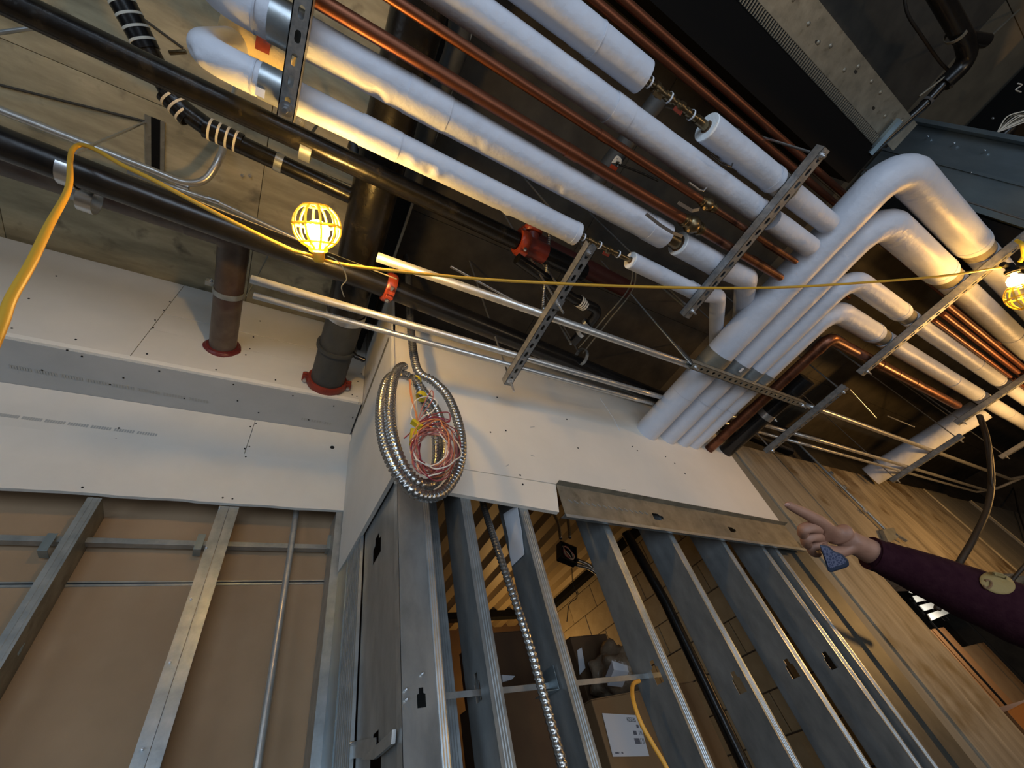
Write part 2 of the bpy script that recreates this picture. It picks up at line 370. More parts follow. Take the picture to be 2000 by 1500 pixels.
# recess line / embedded insert in slab
t = thing('embedded_insert', 'small slotted steel insert set flush in the concrete ceiling beside the bare conduit bend', 'insert', AZ(308, 285, CZ))
a = AZ(292, 252, CZ - .01); 
for (x0, x1, mm_) in ((-0.05, -0.025, 'galv_dirty'), (0.012, 0.03, 'galv_dirty'), (-0.025, 0.012, 'blackmat')):
    bm = NB(); c = AZ(308, 285, CZ); boxmm(bm, c + Vector((x0, -0.13, -0.006)), c + Vector((x1, 0.13, 0.002))); finish('rail' if mm_ != 'blackmat' else 'slot', bm, mm_, t)
for (a, b) in (((0, 166), (287, 238)), ((270, 30), (357, 94))):
    bm = NB(); p = AZ(*a, CZ); q = AZ(*b, CZ); sweep(bm, [p, q], 0.006, 6); finish('form_joint', bm, 'conc_dark', ceil, 60)
# outer shell
for nm, a, b in (('wall_far_right', (12.6, -4.5, -EYE), (12.8, 7, CZ)), ('wall_far_left', (-4, -4.5, -EYE), (-3.9, 2.3, CZ)), ('wall_behind', (-4, -4.5, -EYE), (-2.4, -4.4, CZ)), ('wall_behind_right', (1.2, -4.5, -EYE), (13, -4.4, CZ))):
    bm = NB(); boxmm(bm, W(*a), W(*b)); tag(finish(nm, bm, 'conc_dark'), kind='structure')

XR = 0.38; YA = 1.80; YB = 2.08; Y2 = 1.20; ZS = 1.955; T = 0.016
def board(name, x0, x1, z0, z1, y, m, par, t=T, jag=0.0, edge=True):
    bm = NB(); n = max(1, int(abs(x1 - x0) / 0.06)) if jag else 1
    bot = [W(x0 + (x1 - x0) * k / n, y, z0 + (random.uniform(-jag, jag) if 0 < k < n else 0)) for k in range(n + 1)]
    pts = bot + [W(x1, y, z1), W(x0, y, z1)]
    quadbox(bm, pts, (0, 1, 0), t); o = finish(name, bm, m, par)
    if edge:
        o.data.materials.append(M['dry_core'])
        for f in o.data.polygons:
            if abs(f.normal.z) > 0.5: f.material_index = 1
    return o
def screws(par, pts, d=(0, -1, 0), r=0.0042):
    for p in pts:
        bm = NB(); lathe(bm, p, d, [(-0.002, r), (0.0012, r)], 8); finish('screw', bm, 'screw', par, 30)
# ---- left wall (upper boards proud of lower ones, grey soffit between)
wl = thing('wall_left', None, None, W(-1.5, YA, -EYE), kind='structure')
zA = 1.235 * YA; zB = 1.325 * YA; xs_ = -0.415 * YA
board('drywall_board', -3.9, xs_ - 0.002, ZS, CZ - 0.03, YA, 'dry', wl)
board('drywall_board', xs_ + 0.001, 0.20, ZS, zA - 0.0015, YA + 0.001, 'dry', wl)
board('drywall_board', 0.202, XR - 0.003, ZS, zA - 0.0015, YA + 0.0, 'dry', wl)
board('drywall_board', xs_ + 0.001, XR - 0.003, zA + 0.0015, zB - 0.0015, YA + 0.002, 'dry', wl)
board('drywall_board', xs_ + 0.001, XR - 0.003, zB + 0.0015, CZ - 0.03, YA, 'dry', wl)
bm = NB(); boxmm(bm, W(-3.9, YA - 0.012, ZS - 0.014), W(XR - 0.03, YA + 0.004, ZS + 0.012)); finish('gypsum_edge', bm, 'dry_core', wl)
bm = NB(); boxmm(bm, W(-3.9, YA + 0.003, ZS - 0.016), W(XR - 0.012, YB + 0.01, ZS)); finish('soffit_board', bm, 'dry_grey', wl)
xv = -0.08 * YB; zJ = 0.806 * YB; zb = 0.656 * YB
board('drywall_board', -3.9, xv - 0.0015, zJ, ZS - 0.018, YB, 'dry', wl)
board('drywall_board', xv + 0.0015, XR - 0.002, zJ, ZS - 0.018, YB - 0.002, 'dry', wl)
board('drywall_board', -3.9, XR - 0.002, zb, zJ - 0.002, YB - 0.013, 'dry', wl, t=0.02, jag=0.0035)
screws(wl, [AY(x, y, YA - 0.001) for x, y in ((110, 539), (56, 583), (23, 641), (148, 663), (287, 691), (422, 722), (538, 742), (299, 640), (303, 625), (320, 606), (332, 589), (495, 658), (488, 681), (480, 693), (508, 627), (636, 765), (620, 760), (699, 745), (704, 700), (706, 730), (710, 662), (688, 771), (697, 774))])
screws(wl, [AZ(x, y, ZS - 0.017) for x, y in ((131, 684), (160, 696), (82, 723), (241, 738), (311, 725), (215, 751), (360, 778), (456, 751), (464, 783), (572, 773), (505, 806), (603, 820), (652, 793), (689, 816))], (0, 0, -1))
screws(wl, [AY(x, y, YB - 0.002) for x, y in ((267, 773), (232, 836), (489, 833), (500, 827), (487, 872), (226, 857))])
screws(wl, [AY(x, y, YB - 0.014) for x, y in ((161, 952), (435, 972), (454, 974), (480, 892), (676, 988), (683, 897), (478, 876))])
bm = NB(); lathe(bm, AY(649, 874, YB - 0.001), (0, -1, 0), [(-0.001, 0.013), (0.0012, 0.013)], 12); finish('knocked_hole', bm, 'screw', wl)
# faded grey manufacturer printing on the boards (short dashes, illegible in the photo)
bm = NB()
def dashes(fn, a, b, n, h, m):
    for k in range(n):
        if k % 9 == 8: continue
        u = k / n; px = a[0] + (b[0] - a[0]) * u; py = a[1] + (b[1] - a[1]) * u
        c = fn(px, py); 
        box(bm, c, m((b[0] - a[0]) / n, h))
dashes(lambda x, y: AZ(x, y, ZS - 0.0175), (20, 716), (410, 786), 70, 0, lambda a, h: (0.007, 0.02, 0.0006))
dashes(lambda x, y: AZ(x, y, ZS - 0.0175), (590, 818), (650, 829), 12, 0, lambda a, h: (0.007, 0.02, 0.0006))
dashes(lambda x, y: AY(x, y, YB - 0.0005), (0, 810), (310, 850), 62, 0, lambda a, h: (0.007, 0.0006, 0.018))
finish('board_printing', bm, 'print', wl)
# brown liner boards behind the left studs
YL = YB + 0.16
bm = NB(); boxmm(bm, W(-3.9, YL, -EYE), W(XR + 0.05, YL + 0.025, 0.472 * YL - 0.006)); finish('liner_board', bm, 'liner', wl)
bm = NB(); boxmm(bm, W(-3.9, YL, 0.472 * YL + 0.006), W(XR + 0.05, YL + 0.025, ZS)); finish('liner_board', bm, 'liner', wl)
bm = NB(); boxmm(bm, W(-3.9, YL - 0.004, 0.472 * YL - 0.012), W(XR + 0.02, YL + 0.02, 0.472 * YL - 0.003)); boxmm(bm, W(-3.9, YL - 0.004, 0.472 * YL + 0.003), W(XR + 0.02, YL + 0.02, 0.472 * YL + 0.009)); finish('joint_strip', bm, 'galv', wl)
# ---- return at the outside corner
wr = thing('wall_return', None, None, W(XR, 1.6, -EYE), kind='structure')
bm = NB(); quadbox(bm, [W(XR, Y2, 1.853), W(XR, YB + 0.02, 1.853), W(XR, YB + 0.02, CZ - .02), W(XR, Y2, CZ - 0.02)], (1, 0, 0), T); finish('drywall_board', bm, 'dry', wr)
bm = NB(); quadbox(bm, [W(XR - 0.012, Y2 - 0.012, 0.94), W(XR - 0.012, 1.92, 1.0), W(XR - 0.012, YB - 0.016, 1.02), W(XR - 0.012, YB - 0.016, 1.85), W(XR - 0.012, Y2 - 0.012, 1.85)], (1, 0, 0), T); o = finish('drywall_board', bm, 'dry', wr)
bm = NB(); boxmm(bm, W(XR - 0.016, Y2 + 0.02, 1.838), W(XR - 0.008, YA, 1.862)); finish('corner_bead', bm, 'galv_dirty', wr)
bm = NB(); boxmm(bm, W(XR - 0.006, Y2 - 0.003, 1.15), W(XR + 0.004, Y2 + 0.004, 2.0)); finish('gypsum_edge', bm, 'dry_core', wr)
# ---- front wall (right of the corner)
wf = thing('wall_front', None, None, W(1.6, Y2, -EYE), kind='structure')
def poly(name, pxs, y, m, par, t=T, n=(0, 1, 0)):
    bm = NB(); quadbox(bm, [AY(*p, y) if not isinstance(p, Vector) else p for p in pxs], n, t); return finish(name, bm, m, par)
xr = AY(1435, 893, Y2).x; ztop = 1.85
a = AY(1085, 945, Y2); b = AY(1528, 1025, Y2)
poly('drywall_board', [W(XR + 0.004, Y2, 1.012), AY(902, 915, Y2), a, b, Vector((xr, Y2, ztop + EYE)), W(XR + 0.004, Y2, ztop)], Y2, 'dry_right', wf)
poly('drywall_board', [W(XR + 0.004, Y2, 1.858), Vector((xr, Y2, ztop + EYE)) + Vector((0, 0, .004)), W(xr, Y2, 2.02), W(XR + 0.004, Y2, 2.02)], Y2, 'dry_right', wf)
lo = poly('drywall_board', [W(XR + 0.10, Y2, 0.905), AY(880, 962, Y2), AY(1092, 1000, Y2), a - Vector((0, 0, .004)), AY(902, 916.5, Y2), W(XR + 0.004, Y2, 1.008), W(XR + 0.004, Y2, 0.93)], Y2 - 0.001, 'dry_right', wf, t=0.02)
screws(wf, [AY(x, y, Y2 - 0.001) for x, y in ((971, 776), (1107, 819), (958, 844), (988, 841), (1129, 875), (1016, 928), (1021, 946), (1245, 880), (1160, 958), (1235, 872), (1318, 905), (1300, 892), (1338, 925))])
for p, L_, an in (((1040, 834), 0.03, -0.3), ((991, 909), 0.02, -0.6), ((1218, 957), 0.03, -0.1), ((1040, 890), 0.02, 0.3)):
    bm = NB(); c = AY(*p, Y2 - 0.0005); box(bm, c, (L_, 0.0008, 0.003), Matrix.Rotation(an, 3, 'Y')); finish('scratch', bm, 'print', wf)
bm = NB(); pp = [AY(1172, 778, Y2 - 0.001), AY(1185, 797, Y2 - 0.001), AY(1197, 815, Y2 - 0.001), AY(1211, 842, Y2 - 0.001)]; sweep(bm, pp, 0.0016, 6); finish('plaster_drip', bm, 'white', wf)
# galvanised header track under the board
tr = thing('header_track', 'long dusty galvanised header track screwed along the bottom edge of the cream drywall', 'track', AY(1095, 1010, Y2))
A_, B_, C_, D_ = AY(1086, 947, Y2 - 0.004), AY(1532, 1027, Y2 - 0.004), AY(1562, 1064, Y2 - 0.004), AY(1096, 1012, Y2 - 0.004)
bm = NB(); u = (B_ - A_); L_ = u.length; u.normalize(); v = (D_ - A_).normalized(); wdt = (D_ - A_).length * 0.99
def keyhole(s=1.0): return [(-0.034 * s, -0.019 * s), (0.012 * s, -0.019 * s), (0.016 * s, -0.010 * s), (0.036 * s, -0.010 * s), (0.036 * s, 0.010 * s), (0.016 * s, 0.010 * s), (0.012 * s, 0.019 * s), (-0.034 * s, 0.019 * s)]
v = Vector((0, 1, 0)).cross(u); v = v if v.dot(D_ - A_) > 0 else -v
k1 = AY(1285, 1010, Y2 - 0.004) - A_; k2 = AY(1430, 1035, Y2 - 0.004) - A_
holed(bm, A_, u, v, L_, wdt, [(k1.dot(u), k1.dot(v), keyhole(1.0)), (k2.dot(u), k2.dot(v), keyhole(.8))], 0.0015, Vector((0, -1, 0)))
finish('web', bm, 'galv_dirty', tr)
bm = NB(); quadbox(bm, [A_, A_ + u * L_, A_ + u * L_ + Vector((0, -0.03, 0.004)), A_ + Vector((0, -0.03, 0.004))], Vector((0, 0, 1)), 0.0015); finish('top_flange', bm, 'galv_dirty', tr)
bm = NB(); quadbox(bm, [D_, D_ + u * (L_ + .02), D_ + u * (L_ + .02) + Vector((0, -0.035, -0.002)), D_ + Vector((0, -0.035, -0.002))], Vector((0, 0, 1)), 0.0015); finish('bottom_flange', bm, 'galv', tr)
bm = NB(); q = D_ + Vector((0.0, -0.035, -0.002)); quadbox(bm, [q, q + u * (L_ + .02), q + u * (L_ + .02) + Vector((0, 0, -0.014)), q + Vector((0, 0, -0.014))], Vector((0, -1, 0)), 0.0015); finish('lip', bm, 'galv', tr)
for k in range(15):
    bm = NB(); c = A_ + u * (0.05 + k * 0.033) + v * wdt * 0.46; box(bm, c + Vector((0, -0.003, 0)), (0.004, 0.004, 0.022), Matrix.Rotation(-0.9, 3, 'Y')); finish('dimple', bm, 'galv', tr)
# concrete wall right of the drywall
wc = thing('wall_right', None, None, W(5, Y2, -EYE), kind='structure')
def cpan(x0, x1, z0, z1, m, dy=0.0, th=0.3):
    bm = NB(); boxmm(bm, W(x0 + 0.001, Y2 + 0.02 + dy, z0), W(x1 - 0.001, Y2 + 0.02 + dy + th, z1)); finish('form_panel', bm, m, wc)
ZT = 1.66; ZH = 0.60
cpan(xr + 0.002, 3.08, -EYE, ZT + .4, 'conc_grey', 0.01)
cpan(3.08, 3.42, -EYE, ZT, 'conc_tan'); cpan(3.42, 3.72, -EYE, ZT, 'conc_tan', 0.004)
cpan(3.72, 4.44, ZH, ZT, 'conc_tan', -0.002); cpan(4.44, 5.95, ZH, ZT, 'conc_tan', 0.003); cpan(5.95, 7.0, ZH, ZT, 'conc_tan', 0.0)
cpan(7.0, 7.85, ZH - 0.02, ZT + 0.02, 'conc_grey', 0.006); cpan(7.85, 8.7, ZH, ZT, 'conc_grey', 0.02); cpan(8.7, 10.2, ZH, ZT, 'conc_grey', 0.0); cpan(10.2, 12.6, -EYE, ZT, 'conc_grey', 0.01)
for x in (7.0, 8.72):
    bm = NB(); boxmm(bm, W(x, Y2 + 0.008, ZH), W(x + 0.03, Y2 + 0.03, ZT)); finish('form_joint', bm, 'conc', wc)
bm = NB(); boxmm(bm, W(3.05, 1.55, ZT), W(12.6, 1.8, CZ)); tag(finish('wall_upper_right', bm, 'conc_dark'), kind='structure')
bm = NB(); boxmm(bm, W(-0.2, 4.3, -EYE), W(2.9, 4.5, CZ)); tag(finish('wall_storeroom', bm, 'card_dark'), kind='structure')
bm = NB(); boxmm(bm, W(XR, 4.4, 1.85), W(XR + 0.1, 4.6, CZ))
bm.free()
bm = NB(); boxmm(bm, W(XR + 0.30, 2.3, -EYE), W(XR + 0.36, 4.5, CZ)); tag(finish('wall_storeroom_left', bm, 'card_dark'), kind='structure')

# block wall across the storeroom (faces the camera side), each block its own piece
wb = thing('wall_block', None, None, W(2.95, 3, -EYE), kind='structure')
XB = 2.92; bh = 0.195; bl = 0.395
for r_ in range(16):
    z0 = -EYE + r_ * 0.203; y0 = 1.55 - (0.2 if r_ % 2 else 0.0)
    for c_ in range(7):
        ya = y0 + c_ * 0.403
        if z0 > 1.5: continue
        bm = NB(); dx = random.uniform(-0.004, 0.004)
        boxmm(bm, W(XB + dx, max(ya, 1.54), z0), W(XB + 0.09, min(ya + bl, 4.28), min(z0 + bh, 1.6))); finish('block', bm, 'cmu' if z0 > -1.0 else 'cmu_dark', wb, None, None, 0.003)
bm = NB(); boxmm(bm, W(XB + 0.012, 1.54, -EYE), W(XB + 0.1, 4.3, CZ)); finish('mortar', bm, 'cmu_dark', wb)
# storeroom deck: ribbed pans
dk = thing('ceiling_storeroom', None, None, W(2, 3, 1.52), kind='structure')
for k in range(12):
    x = 0.78 + k * 0.18
    bm = NB(); quadbox(bm, [W(x, 1.4, 1.56), W(x + 0.03, 1.4, 1.52), W(x + 0.12, 1.4, 1.52), W(x + 0.15, 1.4, 1.56), W(x + 0.18, 1.4, 1.56), W(x + .18, 1.4, 1.57), W(x, 1.4, 1.57)], (0, 2.9, 0), 1.0); finish('deck_rib', bm, 'deck', dk)
bm = NB(); boxmm(bm, W(2.82, 1.4, 1.47), W(2.9, 4.3, 1.53)); finish('edge_angle', bm, 'blackmat', dk)
bm = NB(); boxmm(bm, W(0.75, 3.86, 1.46), W(2.9, 3.95, 1.53)); finish('edge_angle', bm, 'blackmat', dk)

# =================================================================== STUDS
def stud(label, xw, y0=Y2 + 0.018, depth=0.15, fl=0.041, z0=-EYE, z1=1.3, holes=(), m='galv', ribs=True, name='metal_stud'):
    root = thing(name, label, 'stud', W(xw, y0, z0), 'bare metal studs of the unfinished walls')
    L = z1 - z0; bm = NB()
    hs = [(z - z0, y - y0, keyhole()) for y, z in holes]
    holed(bm, W(xw, y0, z0), Vector((0, 0, 1)), Vector((0, 1, 0)), L, depth, hs, 0.0015, Vector((1, 0, 0))); finish('web', bm, 'stud_web', root)
    for yy, sg in ((y0, 1), (y0 + depth, -1)):
        bm = NB(); pr = [(0, 0)]
        if ribs:
            for c in (0.3, 0.5, 0.7):
                w_ = fl * c; pr += [(w_ - 0.0035, 0), (w_ - 0.0015, 0.0018), (w_ + 0.0015, 0.0018), (w_ + 0.0035, 0)]
        pr += [(fl, 0), (fl, 0.009)]
        n = len(pr); f = [W(xw + a_, yy + sg * b_, z0) for a_, b_ in pr]; g = [W(xw + a_, yy + sg * b_, z1) for a_, b_ in pr]
        vf = [bm.verts.new(p) for p in f]; vg = [bm.verts.new(p) for p in g]
        for k in range(n - 1): bm.faces.new((vf[k], vf[k + 1], vg[k + 1], vg[k]))
        finish('flange', bm, m, root, None, 0.0014)
    return root
def hit(px, py, x):
    p = AX(px, py, x); return (p.y, p.z - EYE)
stud('galvanised stud with a narrow ribbed flange, next right of the corner stud', 0.64, holes=[(Y2 + 0.09, 0.30)])
bks = stud('bluish galvanised stud set back between the corner stud and the next one', 0.565, y0=1.37, depth=0.26)
bm = NB()
for k in range(6): boxmm(bm, W(0.50 + k * 0.011, 1.60 + (k % 2) * 0.004, -EYE), W(0.508 + k * 0.011, 1.606 + (k % 2) * 0.004, 1.3))
finish('ribbed_strip', bm, 'galv_blue', bks)
stud('galvanised stud with a torn strip of white paper taped on its web', 0.90)
stud('galvanised stud pierced by the end of the thin cold-rolled bridging bar', 1.325, holes=[hit(1281, 1313, 1.325)])
stud('galvanised stud with one low knockout, right of the storeroom drain pipe', 1.735, holes=[hit(1441, 1333, 1.735)])
stud('galvanised stud with a wide knockout, third from the concrete wall', 2.13, holes=[hit(1545, 1306, 2.13)])
stud('galvanised stud of the close-set pair, its knockout half covered', 2.475, holes=[hit(1620, 1290, 2.475)])
stud('narrow galvanised stud set tight behind the close-set pair', 2.60, depth=0.10)
bm = NB(); boxmm(bm, W(2.63, Y2 + 0.03, -EYE), W(2.80, Y2 + 0.034, 0.8)); boxmm(bm, W(2.798, Y2 + 0.016, -EYE), W(2.803, Y2 + 0.034, 0.8)); boxmm(bm, W(2.80, Y2 + 0.016, -EYE), W(xr, Y2 + 0.019, 0.8))
tag(finish('end_track', bm, 'dark_steel'), 'flat dark galvanised end track standing against the grey concrete', 'track')
# corner stud: web faces the room
cs = thing('metal_stud', 'wide galvanised corner stud under the drywall corner with a punched slot low down', 'stud', W(0.44, Y2, -EYE), 'bare metal studs of the unfinished walls')
x0 = 0.318 * 1.205 + 0.006; x1 = 0.398 * 1.205
bm = NB(); c1 = AY(814, 1364, Y2 + 0.004)
holed(bm, W(x0, Y2 + 0.004, -EYE), Vector((0, 0, 1)), Vector((1, 0, 0)), 1.25 + EYE, x1 - x0, [(c1.z, c1.x - x0 + .012, keyhole(.6))], 0.0015, Vector((0, 1, 0))); finish('web', bm, 'stud_web', cs)
bm = NB(); pr = [(x1, 0)] + [(x1 + 0.003 + 0.0035 * k, -0.0014 * (k % 2)) for k in range(6)] + [(x1 + 0.024, 0), (x1 + 0.024, 0.03)]
vf = [bm.verts.new(W(a_, Y2 + 0.004 + b_, -EYE)) for a_, b_ in pr]; vg = [bm.verts.new(W(a_, Y2 + 0.004 + b_, 1.25)) for a_, b_ in pr]
for k in range(len(pr) - 1): bm.faces.new((vf[k], vf[k + 1], vg[k + 1], vg[k]))
finish('ribbed_flange', bm, 'galv', cs, None, 0.0014)
bm = NB(); quadbox(bm, [W(x0, Y2 + 0.004, -EYE), W(x0, Y2 + 0.045, -EYE), W(x0, Y2 + 0.045, 1.25), W(x0, Y2 + 0.004, 1.25)], (0.0015, 0, 0), 1); finish('side_flange', bm, 'galv', cs)
for p in ((824, 1317), (792, 1348), (793, 1367)): bolt(AY(*p, Y2 + 0.004), (0, -1, 0), 0.0035, cs, 'zinc', False)
# return plate (wide stud web) and its inner corner stud
rp = thing('metal_stud', 'extra wide galvanised stud web in the return wall with a slot just under the drywall', 'stud', W(XR + 0.01, 1.4, -EYE), 'bare metal studs of the unfinished walls')
bm = NB(); h1 = hit(736, 1069, XR + 0.012); h2 = hit(733, 1474, XR + 0.012)
holed(bm, W(XR + 0.012, Y2 + 0.05, -EYE), Vector((0, 0, 1)), Vector((0, 1, 0)), 1.6 + EYE, 0.40, [(h1[1] + EYE, h1[0] - Y2 - 0.05, [(a_, b_ * 2.2) for a_, b_ in keyhole(1.3)]), (h2[1] + EYE, h2[0] - Y2 - 0.05, [(a_, b_ * 2.2) for a_, b_ in keyhole(1.3)])], 0.0015, Vector((1, 0, 0))); finish('web', bm, 'stud_web', rp)
bm = NB()
for k in range(18): boxmm(bm, W(XR - 0.004 + (k % 2) * .005, 1.66 + k * 0.014, -EYE), W(XR + 0.008, 1.672 + k * 0.014, 1.6))
finish('ribbed_flange', bm, 'galv', rp)
sp = thing('metal_stud', 'narrow galvanised stud with two screwed strips at the inside corner beside the brown liner', 'stud', W(XR - 0.02, YB - 0.1, -EYE), 'bare metal studs of the unfinished walls')
bm = NB(); boxmm(bm, W(XR - 0.045, YB - 0.002, -EYE), W(XR + 0.004, YB + 0.0, 1.36)); finish('flange', bm, 'galv', sp)
bm = NB(); boxmm(bm, W(XR - 0.045, YB, -EYE), W(XR - 0.0435, YB + 0.15, 1.36)); finish('web', bm, 'galv', sp)
bm = NB(); boxmm(bm, W(XR - 0.008, YB - 0.19, -EYE), W(XR + 0.006, YB - 0.005, 1.6)); finish('side_strip', bm, 'galv_blue', sp)
for py, px in ((1046, 667), (1143, 661), (1250, 651), (1287, 651), (1385, 640)): bolt(AY(px, py, YB - 0.002), (0, -1, 0), 0.004, sp, 'zinc', False)
# brace plate low in the return
br = thing('brace_angle', 'short galvanised brace angle screwed low inside the return wall at the bottom edge', 'brace', AX(700, 1478, XR + 0.005))
bm = NB(); quadbox(bm, [AX(681, 1450, XR + .006), AX(735, 1440, XR + .006), AX(735, 1478, XR + .006), AX(681, 1482, XR + .006)], (-0.0015, 0, 0), 1); finish('plate', bm, 'galv', br)
bm = NB(); quadbox(bm, [AX(712, 1482, XR - .0), AX(774, 1424, XR + .004), AX(772, 1452, XR + .004), AX(737, 1482, XR - .0)], (-0.010, 0, 0.0), 1); finish('angle', bm, 'galv', br)
bolt(AX(693, 1450, XR + .004), (-1, 0, 0), 0.005, br, 'zinc', False)
# left wall studs
def flat_stud(label, pts, y, z1, screws_=(), split=None, m='galv'):
    root = thing('metal_stud', label, 'stud', W(pts[0], y, -EYE), 'bare metal studs of the unfinished walls')
    for a, b in zip(pts, pts[1:]):
        bm = NB(); boxmm(bm, W(a + 0.0008, y, -EYE), W(b - 0.0008, y + 0.0015, z1)); finish('flange', bm, m, root)
        bm = NB(); boxmm(bm, W(a + 0.0005, y + 0.002, -EYE), W(a + 0.002, y + 0.15, z1)); finish('web', bm, m, root)
    for p in screws_: bolt(AY(*p, y), (0, -1, 0), 0.0045, root, 'zinc', False)
    return root
xm = -0.0755 * YB
flat_stud('double galvanised stud of two screwed flanges, brightly lit at the top', [xm - 0.042, xm, xm + 0.042], YB + 0.01, 1.36, ((429, 992), (403, 1071), (373, 1171), (332, 1294), (278, 1464)))
for p in ((341, 1283), (352, 1286), (363, 1283), (332, 1313), (335, 1315), (352, 1316), (356, 1312), (359, 1319), (405, 1158), (387, 1224)):
    pass
xl = -0.325 * YB
fs = thing('metal_stud', 'galvanised stud nearest the left edge, ribbed flange in front of its punched web', 'stud', W(xl, YB, -EYE), 'bare metal studs of the unfinished walls')
bm = NB()
for k in range(5): boxmm(bm, W(xl + k * 0.0095, YB + 0.01 - (k % 2) * 0.0016, -EYE), W(xl + k * 0.0095 + 0.0096, YB + 0.0115, 1.36))
finish('ribbed_flange', bm, 'galv', fs)
xw_ = xl + 0.0475; h1 = (YB + 0.085, 0.80); h2 = (YB + 0.085, 0.66)
bm = NB(); holed(bm, W(xw_, YB + 0.012, -EYE), Vector((0, 0, 1)), Vector((0, 1, 0)), 1.36 + EYE, 0.148, [(h2[1] + EYE, 0.075, keyhole(.55)), (h1[1] + EYE, 0.075, keyhole(.55))], 0.0015, Vector((-1, 0, 0))); finish('web', bm, 'galv_dirty', fs)
bm = NB(); boxmm(bm, W(xw_ - 0.04, YB + 0.155, -EYE), W(xw_, YB + 0.157, 1.36)); finish('flange', bm, 'galv_dirty', fs)
# backing channel on the left wall
bk = thing('backing_channel', 'horizontal galvanised backing channel clipped behind the left wall studs', 'channel', AY(300, 1065, YB + 0.09))
p, q = AY(-300, 1040, YB + 0.10), AY(652, 1074, YB + 0.10); q = Vector((q.x, q.y, p.z - .004))
bm = NB(); box(bm, (p + q) / 2, ((q - p).length, 0.0015, 0.022)); finish('face', bm, 'galv', bk)
bm = NB(); box(bm, (p + q) / 2 + Vector((0, 0.018, 0.011)), ((q - p).length, 0.036, 0.0015)); finish('top_flange', bm, 'galv', bk)
bm = NB(); box(bm, (p + q) / 2 + Vector((0, 0.018, -0.011)), ((q - p).length, 0.036, 0.0015)); finish('bottom_flange', bm, 'galv', bk)
for px in (93, 390, 645):
    bm = NB(); c = AY(px, 1058, YB + 0.08); box(bm, c, (0.03, 0.002, 0.075)); box(bm, c + Vector((0, 0.03, -0.037)), (0.03, 0.06, 0.002)); finish('clip', bm, 'galv_blue', bk)
tag(tube('conduit', [AY(583, 960, YB + 0.09), AY(578, 1005, YB + 0.09), AY(502, 1500, YB + 0.09), AY(502, 1500, YB + 0.09) - Vector((0, 0, 1.2))], 0.0145, 'emt'), 'vertical steel conduit in front of the brown liner between two left wall studs', 'conduit')
# bridging bar
bb = thing('bridging_bar', 'thin cold-rolled bridging bar running level through the studs in front of the boxes', 'bar', AY(1100, 1330, Y2 + 0.1))
p, q = AY(868, 1354, Y2 + 0.10), AY(1296, 1313, Y2 + 0.10)
d = (q - p); 
bm = NB(); quadbox(bm, [p, q, q + Vector((0, 0.03, 0)), p + Vector((0, 0.03, 0))], (0, 0, 0.0015), 1); finish('flange', bm, 'galv', bb)
bm = NB(); quadbox(bm, [p, q, q - Vector((0, 0, 0.014)), p - Vector((0, 0, 0.014))], (0, 0.0015, 0), 1); finish('web', bm, 'galv', bb)
bm = NB(); c = AX(1080, 1338, 0.895); boxmm(bm, c + Vector((-0.003, -0.03, -0.02)), c + Vector((-0.001, 0.04, 0.045))); boxmm(bm, c + Vector((-0.05, -0.03, -0.02)), c + Vector((-0.002, 0.04, -0.018))); finish('clip_angle', bm, 'galv_blue', bb)

# =================================================================== STOREROOM THINGS
def carton(name, label, lo_, hi_, m='card', flap=True):
    root = thing(name, label, 'box', ((lo_[0] + hi_[0]) / 2, (lo_[1] + hi_[1]) / 2, lo_[2] + EYE)); lo_ = W(*lo_); hi_ = W(*hi_)
    bm = NB(); boxmm(bm, lo_, hi_ - Vector((0, 0, 0.004))); finish('body', bm, m, root, None, None, 0.004)
    bm = NB(); my = (lo_.y + hi_.y) / 2; boxmm(bm, (lo_.x, lo_.y, hi_.z - 0.004), (hi_.x, my - 0.002, hi_.z)); finish('flap', bm, m, root)
    bm = NB(); boxmm(bm, (lo_.x, my + 0.002, hi_.z - 0.004), (hi_.x, hi_.y, hi_.z)); finish('flap', bm, m, root)
    return root
c = AY(1153, 1361, 2.0); c2 = AY(1330, 1361, 2.0)
cb = carton('cardboard_box', 'tan cardboard box with a white shipping label printed upside down', (c.x, 2.0, -0.9), (c2.x + 0.15, 2.5, c.z - EYE - .01))
lp = [AY(1176, 1393, 1.995), AY(1246, 1397, 1.995), AY(1268, 1477, 1.995), AY(1197, 1478, 1.995)]
bm = NB(); quadbox(bm, lp, (0, -0.001, 0), 1); finish('shipping_label', bm, 'white', cb)
def text(body, loc, h, xdir, zdir, m, parent, name='lettering', sq=1.0):
    cu = bpy.data.curves.new(name, 'FONT'); cu.body = body; cu.size = 1; cu.align_x = 'CENTER'; cu.align_y = 'CENTER'; cu.extrude = 0.0
    to = bpy.data.objects.new(name, cu); COL.objects.link(to); bpy.context.view_layer.update()
    dg = bpy.context.evaluated_depsgraph_get(); me = bpy.data.meshes.new_from_object(to.evaluated_get(dg)); bpy.data.objects.remove(to)
    xd = Vector(xdir).normalized(); zd = Vector(zdir).normalized(); nn = xd.cross(zd)
    bm = NB(); bm.from_mesh(me); r = bmesh.ops.extrude_face_region(bm, geom=bm.faces[:]); 
    bmesh.ops.translate(bm, vec=(0, 0, 0.02), verts=[v for v in r['geom'] if isinstance(v, bmesh.types.BMVert)])
    for v in bm.verts: v.co = Vector(loc) + xd * v.co.x * h * sq + zd * v.co.y * h + nn * v.co.z * h
    return finish(name, bm, m, parent)
cen = lambda u, v: (lp[0] * (1 - u) + lp[1] * u) * (1 - v) + (lp[3] * (1 - u) + lp[2] * u) * v + Vector((0, -0.002, 0))
hx = (lp[0] - lp[1]); hz = (lp[3] - lp[0]); lh = (lp[0] - lp[3]).length; lw = (lp[0] - lp[1]).length
